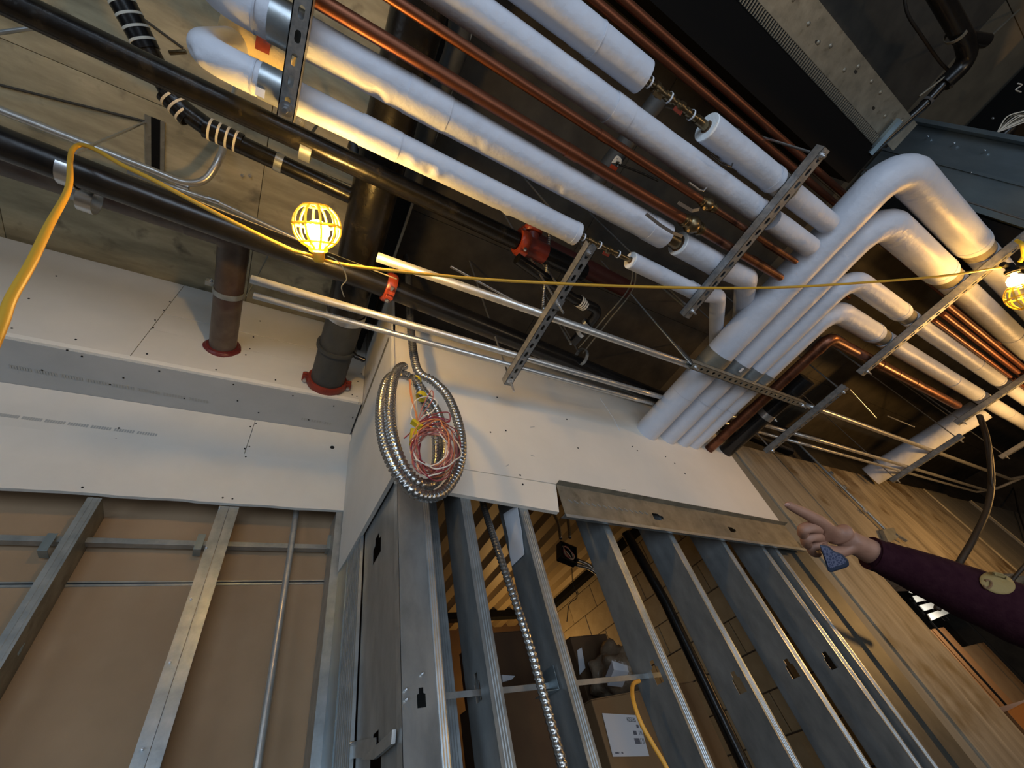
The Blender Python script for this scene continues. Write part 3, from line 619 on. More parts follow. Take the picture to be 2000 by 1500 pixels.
text('GE125224', cen(0.76, 0.12), lh * 0.155, hx, (0, 0, -1), 'ink', cb, sq=0.52)
bm = NB()
for (u0, u1, v0, v1) in ((0.86, 0.98, 0.25, 0.33), (0.72, 0.97, 0.40, 0.50), (0.70, 0.97, 0.58, 0.72), (0.0 + 0.08, 0.30, 0.90, 0.94)):
    n = max(4, int((u1 - u0) * 60))
    for k in range(n):
        if random.random() < 0.3: continue
        a = u0 + (u1 - u0) * k / n; b = a + (u1 - u0) / n * 0.7
        quadbox(bm, [cen(a, v0), cen(b, v0), cen(b, v1), cen(a, v1)], (0, -0.0004, 0), 1)
finish('label_bars', bm, 'ink_grey', cb)
c = AY(1035, 1230, 2.9)
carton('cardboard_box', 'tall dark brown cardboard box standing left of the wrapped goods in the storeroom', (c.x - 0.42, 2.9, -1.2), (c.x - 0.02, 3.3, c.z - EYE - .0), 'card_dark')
c = AY(975, 1320, 2.1)
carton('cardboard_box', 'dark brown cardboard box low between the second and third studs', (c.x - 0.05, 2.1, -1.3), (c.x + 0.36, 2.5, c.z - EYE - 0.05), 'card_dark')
c = AY(1115, 1250, 2.6); 
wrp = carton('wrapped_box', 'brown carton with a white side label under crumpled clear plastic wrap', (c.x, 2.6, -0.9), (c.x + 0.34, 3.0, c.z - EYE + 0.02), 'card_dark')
bm = NB(); quadbox(bm, [AY(1127, 1270, 2.595), AY(1136, 1265, 2.595), AY(1143, 1305, 2.595), AY(1132, 1318, 2.595)], (0, -0.002, 0), 1); finish('white_label', bm, 'white', wrp)
bm = NB(); g = bmesh.ops.create_icosphere(bm, subdivisions=4, radius=1)
c = AY(1205, 1300, 2.45)
for v in bm.verts:
    n_ = noise.noise(v.co * 2.2) * 0.35 + noise.noise(v.co * 6) * 0.10
    v.co = c + Vector((v.co.x * 0.20, v.co.y * 0.16, v.co.z * 0.17)) * (1 + n_) + Vector((0, 0, -0.05))
tag(finish('plastic_bundle', bm, 'plasticbag', None, 180), 'crumpled translucent plastic bundle heaped behind the bridging bar', 'bundle')
bm = NB(); pp = [AY(1195, 1290, 2.2), AY(1225, 1300, 2.2), AY(1228, 1312, 2.2), AY(1199, 1308, 2.2)]; quadbox(bm, pp, (0, 0.10, -0.05), 1)
tag(finish('folded_leaflet', bm, 'white'), 'small white printed leaflet lying on the plastic bundle', 'paper')
bm = NB(); pp = [AY(980, 1318, 2.3), AY(1006, 1320, 2.3), AY(1000, 1327, 2.3), AY(982, 1332, 2.3)]; quadbox(bm, pp, (0, 0.01, 0), 1)
tag(finish('paper_slip', bm, 'white'), 'small pale paper slip on the dark box between the second and third studs', 'paper')
# white strip of paper on third stud
sp_ = [(983, 1004), (1010, 987), (1018, 1031), (1024, 1083), (1000, 1106), (996, 1086), (993, 1050)]
bm = NB(); quadbox(bm, [AX(x, y, 0.893) for x, y in sp_], (-0.0008, 0, 0), 1); tag(finish('paper_strip', bm, 'white'), 'torn white strip of paper hanging on the stud web below the drywall', 'paper')
# junction box
jc = AY(1107, 1082, 1.95); jb = thing('junction_box', 'black open square junction box with coiled wires behind the studs', 'junction box', jc)
R_ = Matrix.Rotation(0.35, 3, 'Y'); bm = NB()
for c_, s_ in (((0, 0, -0.055), (0.12, 0.05, 0.008)), ((0, 0, 0.055), (0.12, 0.05, 0.008)), ((-0.058, 0, 0), (0.008, 0.05, 0.11)), ((0.058, 0, 0), (0.008, 0.05, 0.11)), ((0, 0.022, 0), (0.11, 0.006, 0.11))): box(bm, jc + R_ @ Vector(c_), s_, R_)
finish('case', bm, 'black', jb)
for k in range(5):
    pts = [jc + R_ @ Vector((0.04 * math.cos(a * 1.1 + k), -0.02 + 0.01 * math.sin(a * 2 + k), 0.035 * math.sin(a + k * 0.8))) for a in [i * 0.5 for i in range(11)]]
    tube('wire', spline(pts, 3), 0.002, ('wire_red', 'thin_wire', 'wire_orange')[k % 3], jb, 6)
for k, (a, b) in enumerate((((1095, 1052), (1080, 1000)), ((1113, 1050), (1100, 985)), ((1128, 1094), (1165, 1118)), ((1126, 1103), (1168, 1122)))):
    bm = NB(); p_ = AY(*a, 1.94); q_ = AY(*b, 1.97); mid = (p_ + q_) / 2 + Vector((0.015, 0, 0.01)); flexpath(bm, spline([p_, mid, q_, q_ + (q_ - mid) * 1.2], 8), 0.011, 0.009, 10); finish('flexible_conduit', bm, 'flex', jb, 80)
tag(tube('dangling_wire', spline([AY(1117, 1110, 2.5), AY(1119, 1140, 2.5), AY(1127, 1166, 2.5), AY(1112, 1180, 2.5), AY(1107, 1214, 2.5)], 5), 0.003, 'cable', None, 6), 'thin dark wire dangling below the junction box', 'wire')
bm = NB(); flexpath(bm, spline([AY(938, 960, Y2 + 0.2), AY(948, 1000, Y2 + 0.12), AY(976, 1085, Y2 + 0.0), AY(1012, 1190, Y2 - 0.05), AY(1040, 1280, Y2 - 0.06), AY(1066, 1375, Y2 - 0.06), AY(1084, 1440, Y2 - 0.06), AY(1104, 1520, Y2 - 0.06), AY(1120, 1640, Y2 - 0.06)], 10), 0.0125, 0.016, 14, 0.14)
tag(finish('flexible_conduit', bm, 'flex', None, 80), 'long flexible steel conduit drooping in front of the studs and crossing the bridging bar', 'conduit')
tag(tube('drain_pipe', [AY(1222, 1040, 1.75), AY(1300, 1177, 1.75), AY(1470, 1530, 1.75), AY(1600, 1800, 1.75)], 0.030, 'black', None, 20), 'black vertical drain pipe standing behind the studs in the storeroom', 'pipe')
tag(tube('extension_cord', spline([AY(1248, 1330, Y2 + 0.05), AY(1236, 1338, Y2 + 0.02), AY(1237, 1368, Y2 - 0.02), AY(1252, 1412, Y2 - 0.03), AY(1276, 1455, Y2 - 0.03), AY(1303, 1502, Y2 - 0.03), AY(1345, 1600, Y2 - 0.03)], 8), 0.0065, 'orange_cord', None, 10), 'yellow-orange cord looping down over the bridging bar in front of the studs', 'cord')
# beyond the doorway on the right
rk = thing('wire_shelf', 'white wire shelf glimpsed through the opening just under the maroon sleeve', 'shelf', AY(1815, 1185, 2.3))
for q_ in ([(1770, 1146), (1792, 1150), (1790, 1160), (1776, 1156)], [(1782, 1164), (1812, 1160), (1820, 1170), (1790, 1176)], [(1796, 1182), (1830, 1174), (1840, 1183), (1806, 1193)], [(1812, 1199), (1852, 1186), (1860, 1195), (1820, 1212)]):
    bm = NB(); quadbox(bm, [AY(x, y, 2.3) for x, y in q_], (0, 0.012, 0), 1); finish('slat', bm, 'shelfwhite', rk)
for px in (1778, 1846):
    bm = NB(); p = AY(px, 1168, 2.33); boxmm(bm, (p.x - .01, p.y, 0), (p.x + .01, p.y + .02, p.z)); finish('upright', bm, 'blackmat', rk)
for s_ in (-1, 1):
    bm = NB(); p = AY(1780, 1146, 2.32) + Vector((s_ * .08, 0, 0)); q = AY(1850, 1212, 2.32) + Vector((s_ * .08, 0, 0)); sweep(bm, [p, q], 0.006, 6); finish('rail', bm, 'blackmat', rk)
c = AY(1822, 1235, 2.4)
carton('cardboard_box', 'orange-brown board box beyond the doorway under the sleeve', (c.x - 0.25, 2.4, -1.55), (c.x + 0.45, 3.0, AY(1862, 1222, 2.4).z - EYE), 'orange_box')
carton('cardboard_box', 'dim brown box farther right beyond the doorway at the right edge', (c.x + 0.50, 2.5, -1.55), (c.x + 1.6, 3.1, AY(1940, 1250, 2.5).z - EYE), 'card')
c = AY(1990, 1390, 1.75)
carton('cardboard_box', 'low brown box just inside the doorway at the lower right corner', (c.x - 0.2, 1.75, -1.58), (c.x + 0.6, 2.2, c.z - EYE + .03), 'orange_box')
bm = NB(); boxmm(bm, W(3.2, 3.6, -EYE), W(12, 3.75, CZ)); tag(finish('wall_beyond', bm, 'conc_dark'), kind='structure')
# =================================================================== PIPES
def dents(seed, n, L):
    rnd = random.Random(seed); return [(rnd.uniform(0.05, L - 0.05), rnd.uniform(3.4, 6.0), rnd.uniform(0.010, 0.022), rnd.uniform(.20, .45)) for _ in range(n)]
def jacket(bm, pts, r, seed=1, n=5, wav=0.0012, seg=40):
    q = resample([Vector(p) for p in pts], 0.012); L = sum((b - a).length for a, b in zip(q, q[1:])); dd = dents(seed, n, L)
    def rad(s, th, p):
        v = r + wav * noise.noise(Vector((p.x * 7, p.y * 7 + seed, p.z * 7)))
        for s0, t0, dep, wid in dd:
            ds = (s - s0) / 0.014; dt = math.atan2(math.sin(th - t0), math.cos(th - t0)) / wid
            e = ds * ds + dt * dt
            if e < 8: v += -dep * 0.45 * math.exp(-e) + dep * 0.35 * math.exp(-((ds - 1.6) ** 2 + dt * dt))
        return v
    sweep(bm, q, rad, seg, True)
def insulated(label, pts, r, seed=1, n=5, seams=(), core=None, parent=None, bands=(), group='white insulated pipes', stub=True):
    pts = [Vector(p) for p in pts]
    root = thing('insulated_pipe', label, 'pipe', pts[0], group)
    bm = NB(); jacket(bm, pts, r, seed, n); finish('jacket', bm, 'jacket', root, 75)
    for p, d, wd, m in seams: ring('seam_tape', p, d, r + 0.0006, wd, m, root, 0.0014, 36)
    return root
ZP = 1.46; X_ = Vector((1, 0, 0)); Y_ = Vector((0, 1, 0))
def xat(px, py, z): return AZ(px, py, z).x
# --- supply line nearest the wall (smallest white pipe)
y1, z1, q1 = 0.278, 1.503, 0.043
xa = xat(385, 100, z1); xe = xat(1127, 456, z1)
pA = insulated('slim white insulated pipe, lowest of the long runs, ending at the small valve set', fillet([W(xa, y1, 2.1), W(xa, y1, z1), W(xe, y1, z1)], 0.085), q1, 3, 7,
    seams=[(W(xat(500, 130, z1), y1, z1), X_, 0.004, 'seam'), (W(xat(742, 272, z1), y1, z1), X_, 0.12, 'jacket'), (W(xe - 0.012, y1, z1), X_, 0.022, 'jacket')])
ring('pipe_shield', W(-0.222, y1, z1), X_, q1 + 0.001, 0.085, 'galv', pA, 0.0015)
bm = NB(); p = W(-0.255, y1 + 0.02, z1 - q1 - 0.003); box(bm, p, (0.022, 0.02, 0.0012)); finish('sticker', bm, 'white', pA)
# --- second run
y2, z2, q2 = 0.132, 1.511, 0.052
xa2 = xat(405, -10, z2); xe2 = xat(1298, 459, z2)
pB = insulated('long white insulated pipe just above the slim one, tape-wrapped near its free end', fillet([W(xa2, y2, 2.2), W(xa2, y2, z2), W(xe2, y2, z2)], 0.12), q2, 5, 8,
    seams=[(W(xat(500, 42, z2), y2, z2), X_, 0.005, 'seam'), (W(xat(830, 220, z2), y2, z2), X_, 0.13, 'jacket'), (W(xe2 - 0.05, y2, z2), X_, 0.1, 'jacket')])
ring('pipe_shield', W(-0.218, y2, z2), X_, q2 + 0.001, 0.085, 'galv', pB, 0.0015)
# returns above the elbows: bare fibreglass covered pipe with red band
rb = thing('fibreglass_pipe', 'tan fibreglass-covered pipe with a red band behind the two white elbows', 'pipe', AZ(440, 55, 1.9))
fa, fb = AZ(432, 48, 1.85), AZ(572, 128, 1.85); fb = Vector((fb.x, fa.y + 0.015, fa.z))
tube('covering', [fa, fb], 0.036, 'fiberglass', rb, 24)
ring('red_band', AZ(516, 105, 1.85).lerp(Vector((AZ(516, 105, 1.85).x, fa.y, fa.z)), 1.0), X_, 0.0365, 0.04, 'redmatte', rb, 0.001)
# --- copper lines
def coppers(label, y, z, r, xa, xb, m='copper'):
    t = thing('copper_pipe', label, 'pipe', W(xa, y, z), 'bare copper pipes overhead'); tube('pipe', [W(xa, y, z), W(xb, y, z)], r, m, t, 24)
    return t
def pipe_print(t, y, z, r, xa, xb): pass
xc1 = xat(1332, 428, 1.481); xc2 = xat(1368, 390, 1.474)
c1 = coppers('thick bare copper pipe between the two white runs, left of its big brass valve', 0.043, 1.481, 0.0205, -1.2, xc1)
c2 = coppers('thin bare copper pipe left of the smaller brass valve with the raised lever', -0.046, 1.474, 0.0145, -1.2, xc2)
for nm in (0,):
    ring('coupling', W(xat(1120, 293, 1.481), .043, 1.481), X_, 0.0205, 0.05, 'copper', c1, 0.0022)
    ring('coupling', W(xat(1180, 265, 1.474), -.046, 1.474), X_, 0.0145, 0.04, 'copper', c2, 0.0018)
# copper beyond the valves
c1b = coppers('reddish copper pipe running from the big brass valve under the first crossing channel', 0.043, 1.481, 0.0185, xc1 + 0.115, 1.92, 'copper_old')
tube('rise', fillet([W(1.90, 0.043, 1.481), W(1.93, 0.043, 1.481), W(1.95, 0.043, 1.74), W(2.9, 0.043, 1.74)], 0.05), 0.0185, 'copper_old', c1b, 20)
c2b = coppers('slender copper pipe beyond the small brass valve, passing above the crossing channel', -0.046, 1.476, 0.0125, xc2 + 0.085, 1.92, 'copper_old')
tube('rise', fillet([W(1.90, -0.046, 1.476), W(1.93, -0.046, 1.476), W(1.95, -0.046, 1.74), W(2.9, -0.046, 1.74)], 0.05), 0.0125, 'copper_old', c2b, 16)
def ball_valve(label, y, z, x, r, L, hpts, hp):
    t = thing('ball_valve', label, 'valve', W(x, y, z), 'brass ball valves on the copper pipes')
    bm = NB(); lathe(bm, W(x, y, z), X_, [(0, r * 1.15), (0.012, r * 1.15), (0.013, r * 1.32), (0.02, r * 1.32), (0.021, r * 1.1), (L * .28, r * 1.15), (L * .36, r * 1.55), (L * .5, r * 1.75), (L * .64, r * 1.55), (L * .72, r * 1.15), (L - .021, r * 1.1), (L - .02, r * 1.32), (L - .012, r * 1.32), (L - .01, r * 1.1), (L, r * 1.1)], 24); finish('body', bm, 'brass', t, 35)
    st = W(x + L / 2, y + r * 1.1, z - r * 1.0); bm = NB(); lathe(bm, W(x + L / 2, y + r, z - r * .6), hp - W(x + L / 2, y + r, z - r * .6), [(0, 0.009), (0.014, 0.009), (0.015, 0.006), (0.022, 0.006)], 12); finish('stem', bm, 'brass', t, 35)
    bm = NB(); pts = hpts
    for a, b in zip(pts, pts[1:]):
        d = (b - a); L2 = d.length; d.normalize(); s, u = frame(d); quadbox(bm, [a - s * .006, b - s * .006, b + s * .006, a + s * .006], u * 0.003, 1)
    finish('lever', bm, 'zinc', t, None, None)
    return t
zz = 1.445
ball_valve('big brass ball valve on the thick copper pipe with its lever folded back', 0.043, 1.481, xc1, 0.0205, 0.12,
    [AZ(1333, 462, 1.43), AZ(1314, 455, 1.42), AZ(1290, 440, 1.42), AZ(1262, 418, 1.42)], AZ(1338, 452, 1.43))
ball_valve('small brass ball valve on the thin copper pipe with a bent silver lever', -0.046, 1.474, xc2, 0.0145, 0.09,
    [AZ(1366, 409, 1.43), AZ(1352, 412, 1.425), AZ(1325, 396, 1.42)], AZ(1368, 405, 1.44))
tag(tube('steel_hook', [AZ(1346, 356, 1.44), AZ(1366, 371, 1.44), AZ(1374, 373, 1.44), AZ(1380, 366, 1.46)], 0.003, 'zinc', None, 8), 'small bent steel hook against the third white pipe above the brass valve', 'hook')
tag(tube('steel_hook', [AZ(1388, 301, 1.44), AZ(1410, 319, 1.44), AZ(1428, 326, 1.44), AZ(1431, 319, 1.47)], 0.003, 'black', None, 8), 'dark bent hook under the short upper white pipe near the crossing channel', 'hook')
# --- third run (straight through, ends at the first crossing channel)
y3, z3, q3 = -0.127, 1.508, 0.0475
x3 = xat(1489, 418, z3)
insulated('third long white insulated pipe with a torn crinkled tape patch in its middle', [W(-1.2, y3, z3), W(x3, y3, z3)], q3, 11, 10,
    seams=[(W(xat(1215, 205, z3), y3, z3), X_, 0.075, 'jacket'), (W(x3 - .01, y3, z3), X_, .02, 'jacket')])
x3b = xat(1500, 425, z3)
# --- fourth
y4, z4, q4 = -0.243, 1.510, 0.050
x4 = xat(1255, 150, z4)
insulated('fourth white insulated pipe at the top, cut square before the upper valve set', [W(-1.2, y4, z4), W(x4, y4, z4)], q4, 17, 6, seams=[(W(xat(1165, 75, z4), y4, z4), X_, 0.004, 'jacket')])
def cutpipe(label, y, z, r, xa, xb, rc, seed):
    t = insulated(label, [W(xa, y, z), W(xb, y, z)], r, seed, 6, seams=[(W(xb - .02, y, z), X_, .03, 'jacket')])
    bm = NB(); lathe(bm, W(xa - 0.003, y, z), X_, [(0, r * 0.97), (0.002, r * .99), (0.0045, r)], 40); finish('cut_end', bm, 'jacket_end', t, 30)
    bm = NB(); lathe(bm, W(xa - 0.06, y, z), X_, [(0, rc), (0.057, rc)], 20); finish('core_pipe', bm, 'brass', t, 30)
    bm = NB(); lathe(bm, W(xa - 0.0045, y, z), X_, [(0, rc * 1.35), (0.002, rc * 1.35)], 20); finish('joint_gap', bm, 'card_dark', t, 30)
    return t
xs4 = xat(1380, 250, z4); x4e = xat(1516, 350, z4)
cutpipe('short white insulated pipe with a cut foam face, between upper valves and crossing channel', y4, z4, q4, xs4, x4e, 0.016, 21)
xs1 = xat(1232, 508, z1); x1e = xat(1356, 575, z1)
cutpipe('short slim white insulated pipe with a cut foam end right of the small valves', y1, z1, 0.037, xs1, x1e, 0.011, 23)
xs2 = xat(1318, 485, z2); x2e = xat(1404, 522, z2)
cutpipe('short thick white insulated pipe just past the tape-wrapped end, before the crossing channel', y2, z2, q2, xs2, x2e, 0.026, 29)
# greyer continuations under the crossing channel
def greycont(label, pts, r, seed):
    t = insulated(label, pts, r, seed, 2)
    return t
greycont('grey shaded insulated pipe over the channel, upper of two ending behind the big riser', [W(x4e + 0.03, y4, z4 + .01), W(1.965, y4, z4 + .01)], 0.046, 31)
greycont('grey shaded insulated pipe lower of the two ending behind the big riser', [W(x3b + 0.02, y3, z3), W(1.965, y3, z3)], 0.046, 33)
g1 = AZ(1399, 598, z1)
greycont('slim grey insulated elbow turning down behind the big riser', fillet([W(x1e + .02, y1, z1), AZ(1402, 578, z1), AZ(1396, 690, z1 + .3)], 0.055), 0.037, 35)
greycont('thick grey insulated elbow turning down behind the big riser', fillet([W(x2e + .02, y2, z2), AZ(1457, 542, z2), AZ(1445, 660, z2 + .33)], 0.07), 0.050, 37)
# clamp shields where the lines cross the channel
for (x, y, z, r) in ((1.53, y4, z4, q4), (1.53, y3, z3, q3), (1.53, y1, z1, .037), (1.53, y2, z2, q2)):
    o = ring('pipe_shield', W(x, y, z), X_, r - 0.004, 0.16, 'galv', None, 0.0015); tag(o, 'galvanised shield round the %s white pipe where it crosses the first channel' % {y4: 'uppermost', y3: 'third', y1: 'slimmest lowest', y2: 'second lowest'}[y], 'shield')
# valve sets
def valve_set(label, a, b, s=1.0):
    t = thing('valve_set', label, 'valve', a); d = (b - a); L = d.length; d.normalize(); s_, u = frame(d)
    bm = NB(); n = 9; prof = []
    rs = [0.010, 0.014, 0.009, 0.016, 0.012, 0.009, 0.013, 0.015, 0.009, 0.012, 0.016, 0.010, 0.013, 0.010, 0.012]
    m_ = len(rs)
    for i, r in enumerate(rs): prof += [(L * i / m_, r * s), (L * (i + 0.92) / m_, r * s)]
    lathe(bm, a, d, prof, 14); finish('fittings', bm, 'brass', t, 30)
    for k, f in enumerate((0.25, 0.62)):
        c = a + d * L * f; o_ = (Y_ * 0.5 - Vector((0, 0, 1)) * .8).normalized()
        bm = NB(); lathe(bm, c, o_, [(0.008 * s, 0.006 * s), (0.024 * s, 0.006 * s), (0.025 * s, 0.010 * s), (0.031 * s, 0.010 * s)], 10); finish('stem', bm, 'brass', t, 30)
        bm = NB(); box(bm, c + o_ * 0.031 * s, (0.034 * s, 0.012 * s, 0.004), frame_rot(d)); finish('handle', bm, 'redmatte' if k else 'brass', t)
    for f in (0.12, 0.47, 0.9):
        ring('blue_tape', a + d * L * f, d, 0.0155 * s, 0.006, 'white', t, 0.001, 14)
    return t
def frame_rot(d): return d.to_track_quat('X', 'Z').to_matrix()
valve_set('small brass valve set between the slim white pipe and its short cut-off piece', W(xe + 0.005, y1, z1), W(xs1 - 0.05, y1, z1), 0.95)
valve_set('brass valve set hanging between the two uppermost cut white pipes', W(x4 + 0.0, y4, z4), W(xs4 - 0.06, y4, z4), 1.1)
bm = NB(); lathe(bm, W(xe2 - 0.01, y2, z2), X_, [(0, 0.030), (xs2 - xe2, 0.030)], 24); o = tag(finish('copper_nipple', bm, 'brass', None, 30), 'short bare brass-coloured nipple in the gap beside the tape-wrapped pipe end', 'pipe')
# upper right copper pair
coppers('copper pipe at the top beyond the white pipes, nearer of the parallel pair', -0.358, 1.735, 0.0150, -1.0, 7.5)
coppers('copper pipe at the top beyond the white pipes, farther of the parallel pair', -0.408, 1.735, 0.0150, -1.0, 7.5)
# =================================================================== RISERS
R_x = [(2.062, 1.538, 0.078, -0.562, 1.541, 0.080), (2.245, 1.530, 0.069, -0.388, 1.540, 0.078), (2.387, 1.513, 0.053, -0.123, 1.515, 0.055), (2.500, 1.520, 0.0575, 0.042, 1.524, 0.062)]
lab = ['largest white insulated pipe turning a wide bend and entering the drywall, outermost of four', 'second white insulated riser from the left with a wide bend, inside the largest one', 'third white insulated riser from the left, slimmest of the four entering the drywall', 'fourth white insulated riser beside the bare copper one, bending low by the channel']
brk = [3.02, 3.02, 3.02, 3.02]
for i, (xr_, zr, rr, ya, za, ra) in enumerate(R_x):
    pts = fillet([W(xr_, Y2 + 0.004, zr), W(xr_, ya, za), W(3.02, ya, za)], 0.135 if i < 2 else 0.11, 12)
    L0 = pts[0]; tot = sum((b - a).length for a, b in zip(pts, pts[1:]))
    t = thing('insulated_pipe', lab[i], 'pipe', pts[-1], 'white insulated risers')
    q = resample(pts, 0.012); dd = dents(40 + i, 7, tot)
    bend0 = (Y2 - ya - 0.14)
    def rad(s, th, p, rr=rr, ra=ra, b0=bend0, dd=dd, i=i):
        k = min(1, max(0, (s - b0) / 0.2)); v = rr + (ra - rr) * k + 0.001 * noise.noise(Vector((p.x * 8, p.y * 8, i)))
        if b0 < s < b0 + 0.30: v += 0.0022 * noise.noise(Vector((s * 60, th * 1.5, i)))
        return v
    bm = NB(); sweep(bm, q, rad, 44, True); finish('jacket', bm, 'jacket', t, 75)
    ring('seam_tape', W(xr_, (0.60 + 0.24), zr), Y_, rr + .0003, 0.003, 'seam', t, 0.0008, 36)
    ring('pipe_shield', W(xr_, 0.58, zr), Y_, rr + .0006, 0.12, 'galv_dirty' if i == 0 else 'galv', t, 0.0016, 36)
    ring('end_band', W(2.985, ya, za), X_, ra + .0006, 0.025, 'jacket', t, 0.0015, 36)
    ring('pipe_shield', W(3.07, ya, za), X_, ra - 0.010, 0.14, 'galv_dirty', t, 0.0016, 36)
    if i == 1:
        bm = NB(); box(bm, AZ(1448, 723, zr - rr - .003), (0.02, 0.03, 0.001)); finish('sticker', bm, 'white', t)
names = [('topmost', 'amber-lit white pipe right of the second crossing channel, topmost of four'), ('b', 'amber-lit white pipe right of the second crossing channel, second from top'), ('c', 'amber-lit white pipe right of the second crossing channel, third from top with creased tape'), ('d', 'amber-lit white pipe right of the second crossing channel, lowest of four')]
for i, (xr_, zr, rr, ya, za, ra) in enumerate(R_x):
    rr2 = ra * 0.88
    insulated(names[i][1], [W(3.12, ya, za - .005), W(4.86, ya, za - .005)], rr2, 60 + i, 6, seams=[(W(4.3, ya, za - .005), X_, 0.006, 'seam'), (W(4.84, ya, za - .005), X_, 0.03, 'jacket')], group='amber-lit white pipes')
    insulated('white insulated pipe beyond the far crossing channel, %s of the four far runs' % ('topmost', 'second', 'third', 'lowest')[i], [W(5.0, ya, za - .005), W(9.5, ya, za - .005)], rr2, 70 + i, 4, seams=[(W(5.7, ya, za - .005), X_, 0.01, 'seam')], group='far white pipes')
# extra copper lines between them on the right
for y, x0_, x1_, l_ in ((-0.235, 3.3, 8.5, 'bare copper pipe shining amber between the second and third right-hand white pipes'), (-0.185, 3.3, 8.5, 'thinner copper pipe next to the shining one between right-hand white pipes'), (-0.28, 3.2, 8.5, 'dark copper pipe tucked under the second right-hand white pipe')):
    t = thing('copper_pipe', l_, 'pipe', W(x0_, y, 1.49), 'bare copper pipes overhead'); tube('pipe', [W(x0_, y, 1.486), W(x1_, y, 1.486)], 0.014 if y > -.2 else 0.019, 'copper', t, 16)
# copper riser with its elbow
t = thing('copper_pipe', 'stained bare copper riser with a soldered elbow right of the four white risers', 'pipe', W(2.66, Y2, 1.49), 'bare copper pipes overhead')
tube('riser', [W(2.66, Y2 + 0.004, 1.493), W(2.66, 0.26, 1.493)], 0.031, 'copper_old', t, 28)
bm = NB(); sweep(bm, fillet([W(2.66, 0.275, 1.493), W(2.66, 0.18, 1.496), W(2.79, 0.18, 1.496)], 0.07), 0.0345, 28); finish('elbow', bm, 'copper_old', t, 60)
tube('run', [W(2.78, 0.18, 1.496), W(4.75, 0.18, 1.496)], 0.0325, 'copper_old', t, 28)
for x in (3.35, 3.6, 3.9): ring('coupling', W(x, .18, 1.496), X_, 0.0325, 0.07, 'copper_old', t, 0.003)
ring('coupling', W(2.66, 0.86, 1.493), Y_, 0.031, 0.16, 'copper_old', t, 0.003)
t = thing('drain_pipe', 'black cast drain stub with a steel band clamp entering the drywall beside the copper riser', 'pipe', W(2.87, Y2, 1.51))
tube('pipe', [W(2.87, Y2 + 0.004, 1.512), W(2.87, 0.52, 1.512)], 0.050, 'black', t, 28)
ring('band_clamp', W(2.87, 0.80, 1.512), Y_, 0.050, 0.045, 'zinc', t, 0.003)
bolt(W(2.93, .80, 1.475), (0.4, 0, -1), 0.007, t)
bm = NB(); lathe(bm, W(2.87, .46, 1.512), Y_, [(0, .053), (.13, .053)], 24); finish('collar', bm, 'black', t, 30)
# =================================================================== CHANNELS + RODS
ZC = 1.419
def trapeze(label, a, b, rods=True, rl=0.15, **k):
    t = channel('strut_channel', a, b, label, **k); return t
def rod(parent, p, down=0.03, top=CZ, r=0.005):
    a = p - Vector((0, 0, down)); b = Vector((p.x, p.y, top + EYE)); n = 2
    o = tube('threaded_rod', [a, b], r, 'zinc', parent, 8, True, 80)
    bolt(p - Vector((0, 0, 0.001)), (0, 0, -1), 0.0095, parent)
    return o
t0 = trapeze('slotted strut channel at the left elbows with a big washer nut at its end', W(-0.185, 0.325, ZC), W(-0.185, -0.62, ZC), group='slotted strut channels')
bm = NB(); c = W(-0.185, 0.300, ZC); lathe(bm, c, (0, 0, -1), [(0, 0.019), (0.003, 0.019)], 24); finish('washer', bm, 'zinc', t0, 30)
bm = NB(); lathe(bm, c, (0, 0, -1), [(0.003, 0.012), (0.012, 0.012), (0.0121, 0.008), (0.03, 0.007)], 6); finish('bolt_head', bm, 'zinc', t0, 30)
t1 = trapeze('slotted strut channel crossing under the white pipes left of the big risers', W(1.535, 0.385, ZC), W(1.535, -0.40, ZC), group='slotted strut channels')
rod(t1, W(1.535, 0.345, ZC)); rod(t1, W(1.535, -0.375, ZC), 0.0)
t2 = trapeze('slotted strut channel under the amber-lit pipes where the yellow cord is tied', W(3.12, 0.275, ZC), W(3.12, -0.80, ZC), group='slotted strut channels')
rod(t2, W(3.12, 0.24, ZC)); rod(t2, W(3.12, -0.76, ZC), 0.0)
t3 = trapeze('slotted strut channel hanging low right of the orange tee with conduits on it', W(0.878, 1.02, ZC), W(0.878, 0.275, ZC), group='slotted strut channels')
rod(t3, W(0.878, 0.305, ZC), 0.0); rod(t3, W(0.878, 0.99, ZC), 0.075); rod(t3, W(0.878, 0.545, ZC), 0.075)
bm = NB(); box(bm, W(0.878, 0.545, ZC - 0.004), (0.041, 0.05, 0.005)); finish('square_washer', bm, 'zinc', t3)
t4 = trapeze('slotted strut channel carrying the conduits near the top of the tan concrete', W(3.13, 1.06, ZC), W(3.13, 0.385, ZC), group='slotted strut channels')
rod(t4, W(3.13, 0.42, ZC), 0.0); rod(t4, W(3.13, 1.02, ZC), 0.02)
t5 = trapeze('farthest slotted strut channel under the far white pipes at the right edge', W(6.55, 0.42, ZC), W(6.55, -0.70, ZC), group='slotted strut channels')
rod(t5, W(6.55, .38, ZC)); rod(t5, W(6.55, -.66, ZC))
t5b = trapeze('slotted strut channel under the white pipes where the thick brown cable hangs', W(4.92, 0.30, ZC), W(4.92, -0.72, ZC), group='slotted strut channels')
rod(t5b, W(4.92, .26, ZC)); rod(t5b, W(4.92, -.68, ZC))
t6 = trapeze('far slotted strut channel carrying conduits against the grey concrete top', W(5.27, 1.05, ZC), W(5.27, 0.37, ZC), group='slotted strut channels')
rod(t6, W(5.27, 0.41, ZC)); rod(t6, W(5.27, 1.01, ZC))
